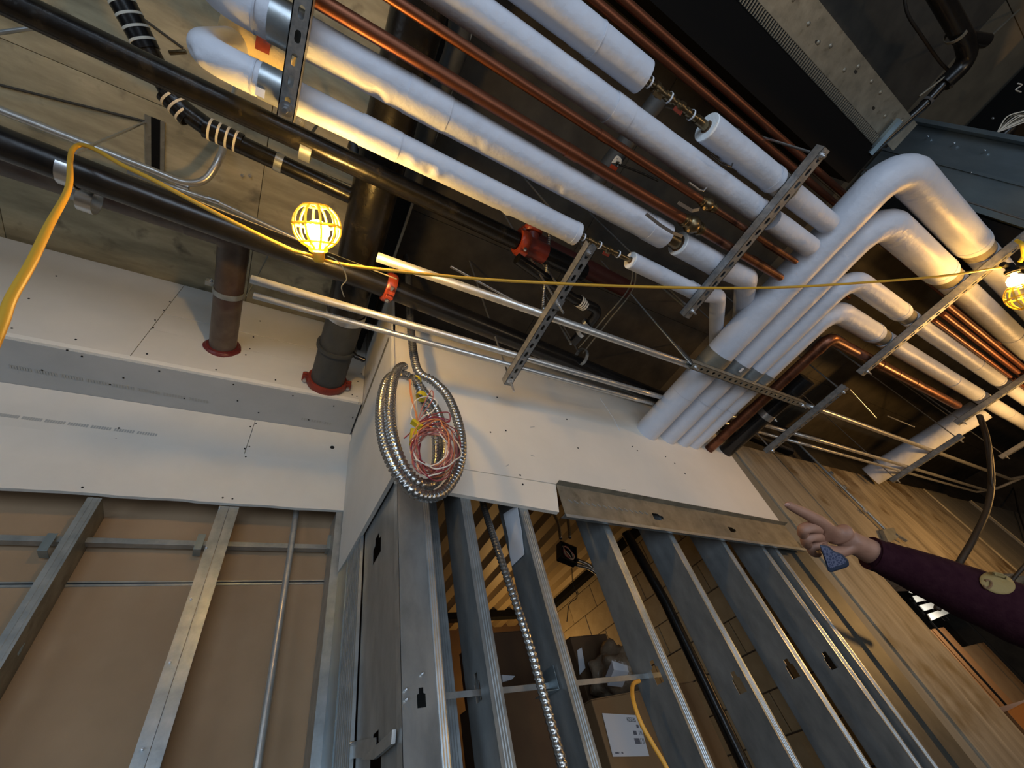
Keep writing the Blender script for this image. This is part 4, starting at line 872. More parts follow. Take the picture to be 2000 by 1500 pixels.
# riser channel runs along the wall direction
ta = trapeze('perforated channel under the four white risers where they pass overhead', W(1.80, 0.605, ZC), W(2.93, 0.605, ZC), group='slotted strut channels', m='galv_dirty', sl=(0.022, 0.018))
rod(ta, W(1.83, 0.605, ZC)); rod(ta, W(2.91, 0.605, ZC))
# floating hidden channel seen through the gap at right
# =================================================================== CONDUITS
zE = 1.419 + CH
def emt(label, pts, r, fr=0.12, cps=()):
    t = thing('conduit', label, 'conduit', pts[0]); 
    bm = NB(); f = fillet(pts, fr, 8) if fr else pts
    rings = sweep(bm, f, r, 20, False)
    for rg in (rings[0], rings[-1]): pass
    finish('tube', bm, 'emt', t, 60, 0.0016)
    for c_, d_ in cps: ring('coupling', c_, d_, r, 0.05, 'zinc', t, 0.003, 20)
    return t
def S_(p, z): q = AZ(*p, z); return q
e1a, e1b = S_((737, 502), zE + .018), S_((1346, 714), zE + .018)
emt('thickest bare conduit, open end behind the yellow cord, uppermost of three parallel', [e1a, S_((1330, 708), zE + .018), S_((1368, 722), 1.69), S_((1540, 779), 1.69), S_((1590, 797), zE + .018), S_((1618, 806), zE + .018), S_((1974, 936), zE + .018), S_((2040, 922), zE + .018)], 0.017, 0.25)
emt('middle bare conduit with its open end left of the charcoal pipe', [S_((490, 545), zE + .014), S_((1262, 767), zE + .014), S_((1310, 781), 1.69), S_((1503, 833), 1.69), S_((1590, 857), zE + .014), S_((1934, 960), zE + .014), S_((2060, 905), zE + .014)], 0.0145, 0.3)
emt('thinnest bare conduit, lowest of the three parallel conduits', [S_((495, 577), zE + .011), S_((1240, 779), zE + .011), S_((1290, 792), 1.69), S_((1490, 846), 1.69), S_((1580, 870), zE + .011), S_((1908, 961), zE + .011), S_((1936, 956), zE + .011)], 0.0112, 0.2)
emt('bare conduit with a swept bend rising into the slab beside the striped coupling', [S_((-160, 135), 2.45), S_((0, 215), 2.45), S_((290, 330), 2.45), S_((392, 372), 2.45), S_((436, 300), 2.55), AZ(438, 262, CZ)], 0.016, 0.16)
emt('thin conduit above the yellow cord passing behind the lit lamp', [S_((250, 335), 2.45), S_((425, 395), 2.45), S_((640, 495), 2.45), S_((760, 560), 2.45)], 0.011, 0, [(S_((418, 392), 2.45), X_), (S_((357, 362), 2.45), X_)])
# vertical conduit + box on the concrete
vc = thing('conduit', 'thin vertical conduit on the tan concrete ending in a square box above the sleeve', 'conduit', AY(1724, 1029, Y2))
tube('tube', [AY(1552, 860, Y2 - 0.01), AY(1728, 1033, Y2 - 0.01)], 0.011, 'galv', vc, 12)
for p in ((1624, 924), (1650, 952), (1690, 998)): ring('strap', AY(*p, Y2 - 0.012), Vector((0, 0, 1)), 0.011, 0.03, 'zinc', vc, 0.004, 12)
bm = NB(); pp = [AY(x, y, Y2 - 0.02) for x, y in ((1725, 1032), (1744, 1030), (1757, 1050), (1748, 1058), (1743, 1052))]; quadbox(bm, [AY(1724, 1034, Y2 - .02), AY(1745, 1030, Y2 - .02), AY(1756, 1049, Y2 - .02), AY(1736, 1060, Y2 - .02)], (0, 0.035, 0), 1); finish('box', bm, 'galv', vc)
bm = NB(); box(bm, AY(1760, 1050, Y2 - 0.02), (0.10, 0.02, 0.02), Matrix.Rotation(0.5, 3, 'Y')); finish('bracket', bm, 'galv', vc)
# =================================================================== BLACK / CAST PIPES
def band(parent, p, d, r, w_=0.035, m='galv', t=0.003): return ring('hanger_band', p, d, r, w_, m, parent, t)
zb1 = 1.90; b1p = [AZ(-230, -110, zb1), AZ(0, 0, zb1), AZ(600, 289, zb1), AZ(1012, 478, zb1)]
a_ = AZ(-60, -32, zb1); b_ = AZ(1008, 470, zb1); dB = (b_ - a_).normalized(); ext = a_ - dB * 1.2
t = thing('drain_pipe', 'long shiny black drain pipe crossing the upper left and ending at the orange coupling', 'pipe', a_, 'black drain pipes')
tube('pipe', [ext, b_], 0.043, 'black_dusty', t, 36)
hb = AZ(599, 291, zb1); band(t, hb, dB, 0.043, 0.04, 'galv')
tube('hanger_rod', [hb + Vector((0, -.043, 0.03)), Vector((hb.x, hb.y - .043, CZ + EYE))], 0.006, 'black', t, 8)
# thinner drain with hubless couplings
zb2 = 2.12
t2_ = thing('drain_pipe', 'thinner black drain pipe with white-banded couplings, bent down from the top edge', 'pipe', AZ(430, 260, zb2), 'black drain pipes')
e0 = AZ(205, -60, 2.25); e1_ = AZ(345, 205, zb2 + .04); e2_ = AZ(418, 258, zb2); e3 = AZ(700, 390, zb2)
e3 = e2_ + (e3 - e2_)
tube('pipe', fillet([e0, e1_, e2_, e3], 0.12), 0.037, 'black_dusty', t2_, 28)
def hubless(parent, c, d, r, L=0.11, nb=4, m='black'):
    d = d.normalized(); ring('shield', c, d, r, L, m, parent, 0.004)
    for k in range(nb): ring('clamp_band', c + d * (L * (k - (nb - 1) / 2) / nb * 0.9), d, r + 0.004, 0.008, 'white_band', parent, 0.0015)
dd_ = (e1_ - e0); hubless(t2_, e0.lerp(e1_, 0.36), dd_, 0.037, 0.16); ring('hanger_band', e0.lerp(e1_, 0.70), dd_, 0.037, 0.03, 'zinc', t2_, 0.003)
hubless(t2_, e1_ + (e2_ - e1_) * 0.04, (e2_ - e1_) + dd_ * .3, 0.037, 0.10, 3)
hubless(t2_, AZ(437, 265, zb2), e3 - e2_, 0.037, 0.13)
c_ = AZ(545, 318, zb2); ring('hanger_band', c_, e3 - e2_, 0.037, 0.03, 'galv', t2_, 0.003)
# large B-direction black pipe
zc_ = 2.06
t = thing('drain_pipe', 'large black storm pipe lit by the lamp, entering the drywall at a red collar', 'pipe', W(0.155, YA, zc_), 'black drain pipes')
bm = NB(); sweep(bm, [W(0.155, YA + 0.02, zc_), W(0.152, 1.25, zc_)], 0.095, 40); finish('lower_pipe', bm, 'charcoal', t, 40)
bm = NB(); sweep(bm, [W(0.148, 1.26, zc_), W(0.105, 0.3, zc_ + 0.01), W(0.06, -1.3, zc_ + .03)], 0.099, 40); finish('upper_pipe', bm, 'black_dusty', t, 40)
ring('hanger_band', W(0.153, 1.50, zc_), Y_, 0.097, 0.022, 'charcoal', t, 0.012)
ring('steel_band', W(0.152, 1.27, zc_), Y_, 0.099, 0.05, 'zinc', t, 0.003)
bm = NB(); sweep(bm, [W(0.235, 1.50, zc_ - .02), W(0.262, 1.50, zc_ - .055), W(0.31, 1.50, zc_ - .07)], 0.014, 12); finish('hanger_bolt', bm, 'black', t, 40)
bolt(W(0.30, 1.50, zc_ - .068), (1, 0, -.3), 0.012, t, 'black')
def grooved(name, label, p, d, r, m='red', up=Vector((0, 0, 1)), w_=0.05, parent=None, flat=False):
    t = thing(name, label, 'coupling', p, 'red pipe couplings'); d = d.normalized(); s, u = frame(d, up)
    bm = NB(); lathe_open(bm, p - d * w_ / 2, d, [(0, r), (0, r + .012), (w_ * .2, r + .018), (w_ * .8, r + .018), (w_, r + .012), (w_, r)], 36); finish('housing', bm, m, t, 40)
    for sg in (-1, 1):
        c = p + s * sg * (r + 0.026); bm = NB(); rot = Matrix((s, d, u)).transposed()
        for us in (-1, 1): box(bm, c + u * us * 0.012, (0.034, w_ * 0.8, 0.018), rot)
        finish('bolt_pad', bm, m, t, None, None, 0.004)
        bm = NB(); lathe(bm, c - u * 0.04, u, [(0, 0.010), (0.010, 0.010), (0.0101, 0.006), (0.07, 0.006), (0.0701, 0.010), (0.08, 0.010)], 6); finish('bolt', bm, 'zinc', t, 30)
    return t
g = grooved('grooved_coupling', 'dark red bolted coupling flush with the drywall round the charcoal pipe', W(0.155, YA - 0.028, zc_), Y_, 0.096, 'redmatte', up=Vector((0, 0, 1)), w_=0.05)
# brown cast pipe under bp3 then into wall
zd_ = 2.2
t = thing('drain_pipe', 'brown mottled cast pipe entering the drywall through a maroon sealed hole', 'pipe', W(-0.42, YA, zd_), 'black drain pipes')
tube('stub', [W(-0.415, YA + 0.02, zd_), W(-0.415, 1.22, zd_)], 0.066, 'brownpipe', t, 36)
bm = NB(); sweep(bm, fillet([W(-0.415, 1.24, zd_), W(-0.415, 1.10, zd_), W(-0.60, 1.10, zd_)], 0.12), 0.068, 36); finish('elbow', bm, 'brownpipe', t, 60)
tube('run', [W(-0.56, 1.10, zd_), W(-3.4, 1.10, zd_ + .05)], 0.066, 'brownpipe', t, 36)
c_ = W(-0.415, 1.42, zd_); ring('hanger_band', c_, Y_, 0.067, 0.03, 'galv', t, 0.004)
bm = NB(); box(bm, W(-0.415 - 0.085, 1.42, zd_ + 0.035), (0.05, 0.025, 0.028)); finish('clamp_ear', bm, 'galv', t); bolt(W(-0.50, 1.407, zd_ + 0.03), (0, -1, -.3), 0.007, t)
tube('hanger_rod', [W(-0.335, 1.42, zd_), W(-0.33, 1.42, CZ)], 0.004, 'galv', t, 8)
bm = NB(); 
def rs(s, th, p): return 0.078 + 0.010 * noise.noise(Vector((math.cos(th) * 2, math.sin(th) * 2, s * 30)))
sweep(bm, [W(-0.415, YA + .004 - k * 0.006, zd_) for k in range(5)], lambda s, th, p: rs(s, th, p) + (0.012 if s < .013 else 0.0) - s * .15, 40); o = finish('firestop_sealant', bm, 'redseal', t, 60)
ring('hanger_band', W(xat(165, 380, zd_), 1.10, zd_), X_, 0.067, 0.06, 'galv', t, 0.004)
# long black pipe near the wall
zf = 1.84
a_ = AZ(-330, 150, zf); b_ = AZ(765, 565, zf); c_ = AZ(1300, 782, zf)
d1 = (AZ(740, 553, zf) - AZ(0, 277, zf)).normalized()
ga = AZ(760, 562, zf)
t = thing('drain_pipe', 'thick black drain pipe along the left ending at the small orange coupling behind the cord', 'pipe', AZ(140, 335, zf), 'black drain pipes')
tube('pipe', [AZ(0, 277, zf) - d1 * 2.5, ga - d1 * 0.005], 0.053, 'black', t, 36)
pc = AZ(140, 334, zf); band(t, pc, d1, 0.053, 0.045, 'zinc', 0.004)
ring('lower_band', AZ(174, 390, zf + .06), d1, 0.045, 0.045, 'zinc', t, 0.004)
tube('threaded_rod', [pc + Vector((0, -0.055, 0.03)), AZ(283, 239, CZ)], 0.0055, 'zinc', t, 8); 
t = thing('drain_pipe', 'thick black drain pipe in front of the cream drywall running behind the big risers', 'pipe', ga, 'black drain pipes')
d2 = (c_ - ga).normalized()
tube('pipe', [ga + d2 * 0.005, c_ + d2 * 1.9], 0.052, 'black', t, 36)
pb = AZ(1135, 697, zf); band(t, pb, d2, 0.052, 0.022, 'galv')
tube('hanger_rod', [pb + Vector((0, 0, 0.05)), Vector((pb.x, pb.y, CZ + EYE))], 0.005, 'zinc', t, 8)
ring('hanger_band', AZ(1100, 712, zf + .06), d2, 0.040, 0.02, 'galv', t, 0.002)
grooved('grooved_coupling', 'small bright orange-red coupling just under the yellow cord', ga, (d1 + d2), 0.0535, 'red', up=(Vector((0, 0, 1)) + Y_ * .1).normalized().cross(X_), w_=0.045)
# bright red tee assembly at the end of bp1
te = thing('pipe_tee', 'glossy orange-red grooved tee with bolts under the slim white pipe end', 'coupling', b_ if False else AZ(1030, 480, zb1), 'red pipe couplings')
pe = AZ(1012, 472, zb1)
bm = NB(); lathe_open(bm, pe - dB * .005, dB, [(0, .043), (0, .058), (.012, .064), (.040, .064), (.052, .056), (.052, .043)], 36); finish('coupling_ring', bm, 'red', te, 40)
s, u = frame(dB)
for k, (ang, rr_) in enumerate(((1.15, .066), (-2.0, .066))):
    o_ = s * math.cos(ang) + u * math.sin(ang); c = pe + dB * .02 + o_ * rr_; rot = Matrix((dB, o_, dB.cross(o_))).transposed()
    bm = NB(); box(bm, c, (0.045, 0.028, 0.045), rot); finish('bolt_pad', bm, 'red', te, None, None, 0.005)
    bm = NB(); lathe(bm, c - dB.cross(o_) * .035 , dB.cross(o_), [(0, .0095), (.010, .0095), (.0101, .006), (.06, .006), (.0601, .0095), (.07, .0095)], 6); finish('bolt', bm, 'zinc', te, 30)
bm = NB(); sweep(bm, [pe + dB * .04, pe + dB * .16], 0.050, 32); finish('body', bm, 'redmatte', te, 40)
up_ = (AZ(1035, 440, 1.99) - AZ(1060, 490, 1.94)); 
top = pe + dB * .07 + Vector((0, -0.06, 0.06)); bm = NB(); sweep(bm, [pe + dB * .08, top, top + Vector((0, -0.05, 0.05))], 0.034, 28); finish('branch', bm, 'redmatte', te, 40)
br_ = Vector((0, -1, 1)).normalized(); bm = NB(); lathe_open(bm, top - br_ * .01, br_, [(0, .034), (0, .044), (.008, .050), (.028, .050), (.036, .044), (.036, .034)], 32); finish('branch_ring', bm, 'red', te, 40)
bm = NB(); box(bm, top + Vector((-.045, 0.01, 0)), (0.03, 0.03, 0.03)); finish('bolt_pad', bm, 'red', te, None, None, .004); bolt(top + Vector((-.05, 0, -0.015)), (0, .4, -1), .008, te, 'zinc', False)
tag(tube('drain_pipe', [pe + dB * .16, pe + dB * .42], 0.046, 'black', None, 28), 'black pipe continuing in shadow behind the orange tee', 'pipe', 'black drain pipes')
tag(tube('red_pipe', [pe + Vector((.10, .02, .2)), pe + Vector((.9, .05, .2))], 0.055, mat('dark_red_pipe', (0.07, 0.015, 0.01), .5), None, 20), 'dim dark red pipe in the shadow above the orange tee', 'pipe')
# black pipe with elbow below the channel (striped coupling)
zh = 1.72
t = thing('drain_pipe', 'short black elbow with a striped coupling behind the low slotted channel', 'pipe', AZ(1140, 600, zh), 'black drain pipes')
hp = [AZ(1010, 505, zh), AZ(1120, 583, zh), AZ(1163, 598, zh), AZ(1152, 642, zh + .03), AZ(1120, 668, zh + .05)]
tube('pipe', fillet([hp[0], hp[1], AZ(1172, 606, zh), AZ(1145, 640, zh + .03), hp[4]], 0.06), 0.026, 'black', t, 24)
hubless(t, AZ(1136, 592, zh), hp[1] - hp[0], 0.026, 0.06, 4)
ring('hanger_band', AZ(1146, 632, zh + .02), hp[4] - hp[3], 0.027, 0.02, 'zinc', t, .003); ring('hanger_band', AZ(1134, 650, zh + .04), hp[4] - hp[3], 0.027, 0.02, 'zinc', t, .003)
# =================================================================== BACKGROUND DUCTS top right
zD = 2.30
bm = NB(); boxmm(bm, W(-0.5, -0.80, zD), W(2.85, -0.60, CZ)); bdm = tag(finish('lined_duct', bm, 'duct_black'), 'wide matt black duct behind the upper copper pair, in deep shadow', 'duct')
st_ = thing('slotted_rail', 'black rail with a long row of narrow slots beside the dusty metal strip', 'rail', W(1.4, -0.82, zD))
bm = NB(); boxmm(bm, W(-0.3, -0.865, zD + 0.02), W(2.82, -0.803, zD + .06)); finish('rail', bm, 'blackmat', st_)
for k in range(110):
    x = 0.9 + k * 0.0175
    bm = NB() if k == 0 else bm
    if k == 0: boxmm(bm, W(x, -0.862, zD + 0.012), W(x + 0.006, -0.815, zD + 0.02)); fin = finish('tooth', bm, 'galv_dirty', st_)
    else:
        o = fin.copy(); COL.objects.link(o); o.location.x += k * 0.0175
sm = thing('metal_strip', 'dusty galvanised metal strip with punched holes between the slotted rail and the concrete', 'strip', W(1.4, -0.95, zD))
bm = NB(); hs = [(x, 0.06 + 0.04 * (i % 2), slot(0.03, 0.014)) for i, x in enumerate((1.1, 1.33, 1.62, 1.95, 2.3, 2.6))]
holed(bm, W(0.0, -1.03, zD + 0.03), X_, Y_, 3.0, 0.16, hs, 0.003, Vector((0, 0, 1))); finish('plate', bm, 'galv_dirty', sm)
bm = NB(); boxmm(bm, W(0, -1.032, zD + 0.03), W(3.0, -1.029, zD + 0.10)); finish('lip', bm, 'galv_dirty', sm)
for k in range(14):
    bm = NB(); x = 1.15 + k * 0.13 + random.uniform(-.04, .04); lathe(bm, W(x, -0.98 + random.uniform(-.02, .05), zD + 0.031), (0, 0, -1), [(0, .012), (.004, .010), (.006, .002)], 10); finish('blister', bm, 'galv_dirty', sm, 60)
vd = thing('sheet_metal_duct', 'bluish sheet metal duct dropping at the top right behind the largest bend', 'duct', W(3.5, -1.1, 1))
bm = NB(); boxmm(bm, W(3.46, -1.19, 0.9), W(4.4, -1.0, CZ)); finish('panel', bm, 'galv_blue', vd)
bm = NB(); boxmm(bm, W(3.44, -0.99, 0.9), W(4.4, -0.80, CZ)); finish('panel', bm, 'galv_blue', vd)
bm = NB(); boxmm(bm, W(3.40, -1.21, 0.9), W(3.452, -1.185, CZ)); finish('flange', bm, 'galv_blue', vd)
bm = NB(); boxmm(bm, W(3.43, -1.0, 0.9), W(3.45, -0.985, CZ)); finish('flange', bm, 'galv_blue', vd)
bm = NB(); boxmm(bm, W(3.46, -0.79, 0.9), W(4.4, -0.63, CZ)); o = finish('side_panel', bm, 'blackmat', vd)
for p in ((1813, 267), (1864, 280), (1924, 294), (1940, 232), (1898, 338)): bolt(AX(*p, 3.44), (-1, 0, 0), 0.006, vd, 'zinc', False)
tp = thing('black_pipe', 'black pipe with a branch fitting dropping across the shaded concrete at the top right', 'pipe', AZ(1880, 70, 2.4))
zt = 2.35; A1, A2, A3, A4 = AZ(1800, -70, zt), AZ(1884, 78, zt), AZ(1885, 120, zt), AZ(1700, 296, zt - .25)
tube('pipe', fillet([A1, A2, AZ(1893, 118, zt), AZ(1842, 165, zt)], 0.08), 0.045, 'black', tp, 24)
tube('branch', [AZ(1870, 72, zt), AZ(1925, 80, zt)], 0.035, 'black', tp, 20)
ring('collar', AZ(1867, 66, zt), A2 - A1, 0.045, 0.02, 'galv_dirty', tp, .003)
tube('tail', [AZ(1870, 135, zt), AZ(1800, 210, zt), AZ(1700, 298, zt)], 0.026, 'black', tp, 20)
ring('collar', AZ(1810, 199, zt), A4 - A3, 0.028, 0.03, 'zinc', tp, .003)
tube('support_rod', [AZ(1795, 188, zt), AZ(1852, 145, zt)], 0.006, 'galv_dirty', tp, 8)
tube('support_rod', [AZ(1900, 103, zt + .05), AZ(1990, 20, CZ)], 0.007, 'galv_dirty', tp, 8)
bm = NB(); box(bm, AZ(1727, 268, zt - .05), (0.04, 0.2, 0.02)); tag(finish('steel_clip', bm, 'galv_blue'), 'flat shiny steel clip beside the lower end of the black pipe at top right', 'clip')
tag(tube('hanging_cable', spline([AZ(1765, -30, 2.6), AZ(1772, 25, 2.55), AZ(1800, 70, 2.5), AZ(1835, 120, 2.45), AZ(1858, 145, 2.4), AZ(1858, 170, 2.3)], 8), 0.008, 'cable', None, 10), 'thin brown cable hanging in a curve across the top right ceiling', 'cable')
wbn = thing('wire_bundle', 'frayed bundle of grey wires by the dark gap at the right edge near the duct', 'wires', AZ(1960, 240, 2.2))
for k in range(9):
    a = AZ(1948, 258, 2.2); b = AZ(2010, 215 + k * 6, 2.2); m_ = (a + b) / 2 + Vector((0, -0.02 - .01 * k, 0.05 - 0.012 * k)); tube('wire', spline([a, m_, b], 6), 0.0035, ('white_band', 'galv_dirty', 'wire_white')[k % 3], wbn, 6)
bm = NB(); sweep(bm, [AZ(1935, 285, 2.2), AZ(1975, 250, 2.2)], 0.03, 12); finish('sleeve', bm, 'black', wbn, 40)
bm = NB(); boxmm(bm, W(4.0, -1.85, 2.5), W(4.9, -1.42, CZ + .01)); tag(finish('gap_shade_box', bm, 'blackmat'), 'black box put in as the shade of the ceiling gap by the right edge', 'recess')  # solid black box under the slab, paints the darkness of the gap
tag(tube('wire_hook', spline([AZ(1988, 163, 2.45), AZ(1996, 166, 2.45), AZ(1984, 175, 2.45), AZ(1994, 180, 2.45)], 4), 0.004, 'wire_white', None, 6), 'tiny pale squiggle of wire near the upper right edge', 'wire')
# insulated pipe glimpsed above the far channel, and brown cable
tag(tube('insulated_pipe', [AZ(1700, 930, 1.62), AZ(1915, 800, 1.62)], 0.10, 'jacket', None, 24), 'blurred pale insulated pipe crossing above the far conduits', 'pipe', 'far white pipes')
hc = [AZ(1912, 812, 1.42), AY(1924, 850, .35), AY(1936, 905, .40), AY(1938, 960, .45), AY(1922, 1015, .5), AY(1895, 1068, .52), AY(1872, 1105, .53)]
tag(tube('hanging_cable', spline([AD(1913, 812, 2.8), AD(1926, 850, 2.7), AD(1934, 900, 2.6), AD(1936, 950, 2.5), AD(1926, 1000, 2.4), AD(1900, 1055, 2.3), AD(1868, 1110, 2.25), AD(1830, 1190, 2.2)], 8), 0.016, 'cable', None, 12), 'thick brown cable hanging in an arc behind the maroon sleeve', 'cable')
tag(tube('hanging_cable', spline([AD(1918, 812, 2.8), AD(1932, 862, 2.6), AD(1936, 930, 2.5), AD(1940, 960, 2.48)], 8), 0.006, 'cable', None, 8), 'thin dark wire twisted beside the thick brown hanging cable', 'cable')
tag(tube('hanging_cable', spline([AY(1940, 900, 1.1), AY(1975, 945, 1.1), AY(1990, 1000, 1.15), AY(2010, 1060, 1.15)], 8), 0.010, 'cable', None, 8), 'thin dark cable crossing the grey concrete near the right edge', 'cable')
tag(tube('hanging_cable', spline([AD(1970, 1142, 2.0), AD(1990, 1118, 2.0), AD(2020, 1085, 2.0)], 8), 0.008, 'cable', None, 8), 'short dark cable end above the mustard elbow patch', 'cable')
# loose background services between the pipes
bg = thing('dark_duct', 'dark flexible duct crossing behind the copper pipes', 'duct', AZ(880, 100, 2.3))
tube('tube', spline([AZ(905, -20, 2.3), AZ(890, 100, 2.3), AZ(850, 200, 2.3), AZ(800, 380, 2.3)], 6), 0.05, 'charcoal', bg, 16)
tag(tube('hidden_duct', [AZ(1290, 190, 2.3), AZ(1130, 400, 2.3)], 0.05, 'charcoal', None, 16), 'dark shiny tube behind the copper pipes near the brass valves', 'pipe')
wl_ = thing('wire_bundle', 'small coil of white wires with a red tag behind the copper pipes', 'wires', AZ(1205, 320, 1.9))
for k in range(4): tube('wire', spline([AZ(1195 + 2 * k, 318, 1.9), AZ(1205, 305 + 3 * k, 1.9), AZ(1214, 314 + k, 1.9), AZ(1206, 322 + k, 1.9)], 4), 0.0025, 'wire_white', wl_, 6)
bm = NB(); box(bm, AZ(1198, 328, 1.9), (0.03, .02, .02)); finish('red_tag', bm, 'red', wl_)
tube('lead', spline([AZ(1205, 320, 1.9), AZ(1245, 335, 1.9), AZ(1285, 353, 1.9)], 6), 0.005, 'black', wl_, 8)
bm = NB(); flexpath(bm, spline([AZ(1074, 440, 1.95), AZ(1068, 520, 1.9), AZ(1060, 600, 1.75), AZ(1063, 600, 1.7)], 8), 0.010, 0.010, 10); tag(finish('flexible_conduit', bm, 'flex', None, 80), 'short flexible conduit hanging behind the orange tee', 'conduit')
bm = NB(); flexpath(bm, spline([AZ(880, 520, 1.9), AZ(950, 558, 1.85), AZ(1010, 590, 1.8), AZ(1040, 600, 1.8)], 8), 0.008, 0.010, 10); tag(finish('flexible_conduit', bm, 'flex', None, 80), 'thin flexible conduit in shadow between the two upper parallel conduits', 'conduit')
for k, (pts, l_) in enumerate((([(1235, 500), (1230, 560), (1180, 622), (1130, 680)], 'left one of two thin control cables curving down in the shadow'), ([(1243, 505), (1236, 565), (1190, 625), (1138, 690)], 'right one of two thin control cables curving down in the shadow'))):
    tag(tube('control_cable', spline([AZ(*p, 1.9) for p in pts], 6), 0.0045, 'galv_dirty', None, 8), l_, 'cable')
for a, b, l_ in (((1220, 560), (1350, 712), 'long thin steel rod slanting behind the riser channel end'), ((1060, 515), (1092, 560), 'short grey rod slanting beside the orange tee'), ((1285, 556), (1345, 605), 'thin rod slanting to the lower end of the first crossing channel'), ((1090, 630), (1115, 672), 'thin rod slanting below the low slotted channel')):
    tag(tube('rod', [AZ(*a, 2.1), AZ(*b, 1.5)], 0.005, 'galv', None, 8), l_, 'rod')
for a, b, l_ in (((1660, 761), (1711, 816), 'thin rod slanting below the riser channel on the right'), ((1627, 748), (1643, 760), 'short bright rod above the conduit channel end'), ((1733, 812), (1786, 834), 'short bright rod in the dark above the upper right conduit')):
    tag(tube('rod', [AZ(*a, 1.8), AZ(*b, 1.65)], 0.006, 'zinc', None, 8), l_, 'rod')
tag(tube('rod', [AZ(331, 103, 2.3), AZ(363, 101, 2.3)], 0.008, 'brass', None, 8), 'short threaded rod end lit yellow left of the white elbow', 'rod')
tag(tube('rod', [AZ(-10, 65, 2.5), AZ(62, 55, 2.5)], 0.008, 'galv', None, 8), 'thin steel rod at the upper left edge of the picture', 'rod')
tag(tube('rod', [AZ(453, 190, 2.1), AZ(460, 165, 2.3)], 0.007, 'emt', None, 8), 'short bright rod between the slim white elbow and the black pipe', 'rod')
hg = thing('pipe_hanger', 'small dark swivel hanger above the black pipe right of the channel end', 'hanger', AZ(695, 300, 2.1))
tube('stem', [AZ(690, 275, 2.15), AZ(692, 312, 2.1)], 0.018, 'charcoal', hg, 12); ring('nut', AZ(690, 288, 2.14), Y_, 0.018, 0.02, 'brass', hg, 0.006, 12)
for p in ((474, 342), (489, 343)): 
    o = bolt(AZ(*p, CZ - .001), (0, 0, -1), 0.009, None, 'zinc', False); tag(o, 'small anchor stud in the concrete above the yellow cord, %s of two' % ('left' if p[0] == 474 else 'right'), 'anchor')
o = bolt(AZ(586, 239, CZ - .001), (0, 0, -1), 0.012, None, 'zinc'); tag(o, 'single anchor washer in the concrete right of the channel end', 'anchor')
# =================================================================== LAMPS + CORD
def lamp(name, label, base, ctr, R, es_name='bulb', ribs=10, socket='yellow'):
    t = thing(name, label, 'lamp', base, 'caged work lamps'); ax = (ctr - base).normalized(); a, b = frame(ax)
    prof = [(-1.05, .34), (-.95, .42), (-.75, .72), (-.4, .95), (0.0, 1.0), (.35, .94), (.65, .76), (.85, .52)]
    def pt(k, th): return ctr + ax * prof[k][0] * R + (a * math.cos(th) + b * math.sin(th)) * prof[k][1] * R
    for i in range(ribs):
        th = 2 * pi * i / ribs; tube('cage_rib', spline([pt(k, th) for k in range(len(prof))], 3), R * 0.055, 'yellow', t, 6)
    for k, rr in ((2, .05), (4, .07), (7, .06)):
        n = 28; bm = NB(); pts = [pt(k, 2 * pi * j / n) for j in range(n + 1)]; sweep(bm, pts, R * rr, 6, False); finish('cage_ring', bm, 'yellow', t, 60)
    for i in range(3):
        off = a * R * (0.25 * (i - 1)); h = math.sqrt(max(0, .52 ** 2 - (0.25 * (i - 1)) ** 2)) * R; c = ctr + ax * .85 * R + off; tube('cage_bar', [c - b * h, c + b * h], R * .04, 'yellow', t, 6)
    for i in range(6):
        th = 2 * pi * (i + .5) / 6; c = pt(4, th); bm = NB(); box(bm, c + (c - ctr).normalized() * R * .07, (R * .10, R * .10, R * .10), frame_rot((c - ctr).normalized())); finish('cage_stud', bm, 'yellow', t)
    bm = NB(); lathe(bm, base - ax * R * .1, ax, [(0, R * .30), (R * .05, R * .40), (R * .25, R * .44), (R * .30, R * .36), (R * .36, R * .36)], 20); finish('collar', bm, 'yellow' if socket == 'yellow' else 'blackmat', t, 40)
    bm = NB(); lathe(bm, base - ax * R * .55, ax, [(0, R * .20), (R * .1, R * .26), (R * .45, R * .26)], 16); finish('socket', bm, 'yellow_cord' if socket == 'yellow' else 'blackmat', t, 40)
    bm = NB(); n_ = ctr - base; L = n_.length; pr = [(R * .15, R * .16), (R * .45, R * .18), (R * .50, R * .36), (R * .72, R * .52), (R * 1.0, R * .54), (R * 1.22, R * .38), (R * 1.34, R * .08)]
    lathe(bm, base, ax, pr, 24); finish('bulb', bm, M[es_name], t, 180)
    return t
l1b, l1c = AZ(622, 489, 1.385), AZ(619, 441, 1.42)
L1 = lamp('work_lamp', 'yellow caged work lamp shining brightly below the black pipes on the left', l1b, l1c, 0.070)
l2b, l2c = AZ(1976, 528, 1.30), AZ(2002, 578, 1.18)
L2 = lamp('work_lamp', 'yellow caged work lamp with black socket cut by the right edge', l2b, l2c, 0.068, 'bulb2', socket='black')
bm = NB(); sweep(bm, [AZ(1958, 516, 1.33), AZ(1976, 524, 1.31), AZ(2004, 520, 1.33)], 0.014, 10); finish('cord_clamp', bm, 'blackmat', L2, 40)
c1_ = AZ(1950, 522, 1.34)
tag(tube('hook', spline([AZ(1986, 470, 1.41), AZ(1996, 478, 1.36), AZ(1999, 500, 1.33), AZ(1992, 512, 1.32)], 5), 0.009, 'yellow', None, 10), 'curved yellow plastic hook above the right caged lamp', 'hook')
cord = thing('yellow_cord', 'long yellow lamp cord looped over the black pipe clamp and stretched between both caged lamps', 'cord', AZ(150, 300, 1.76))
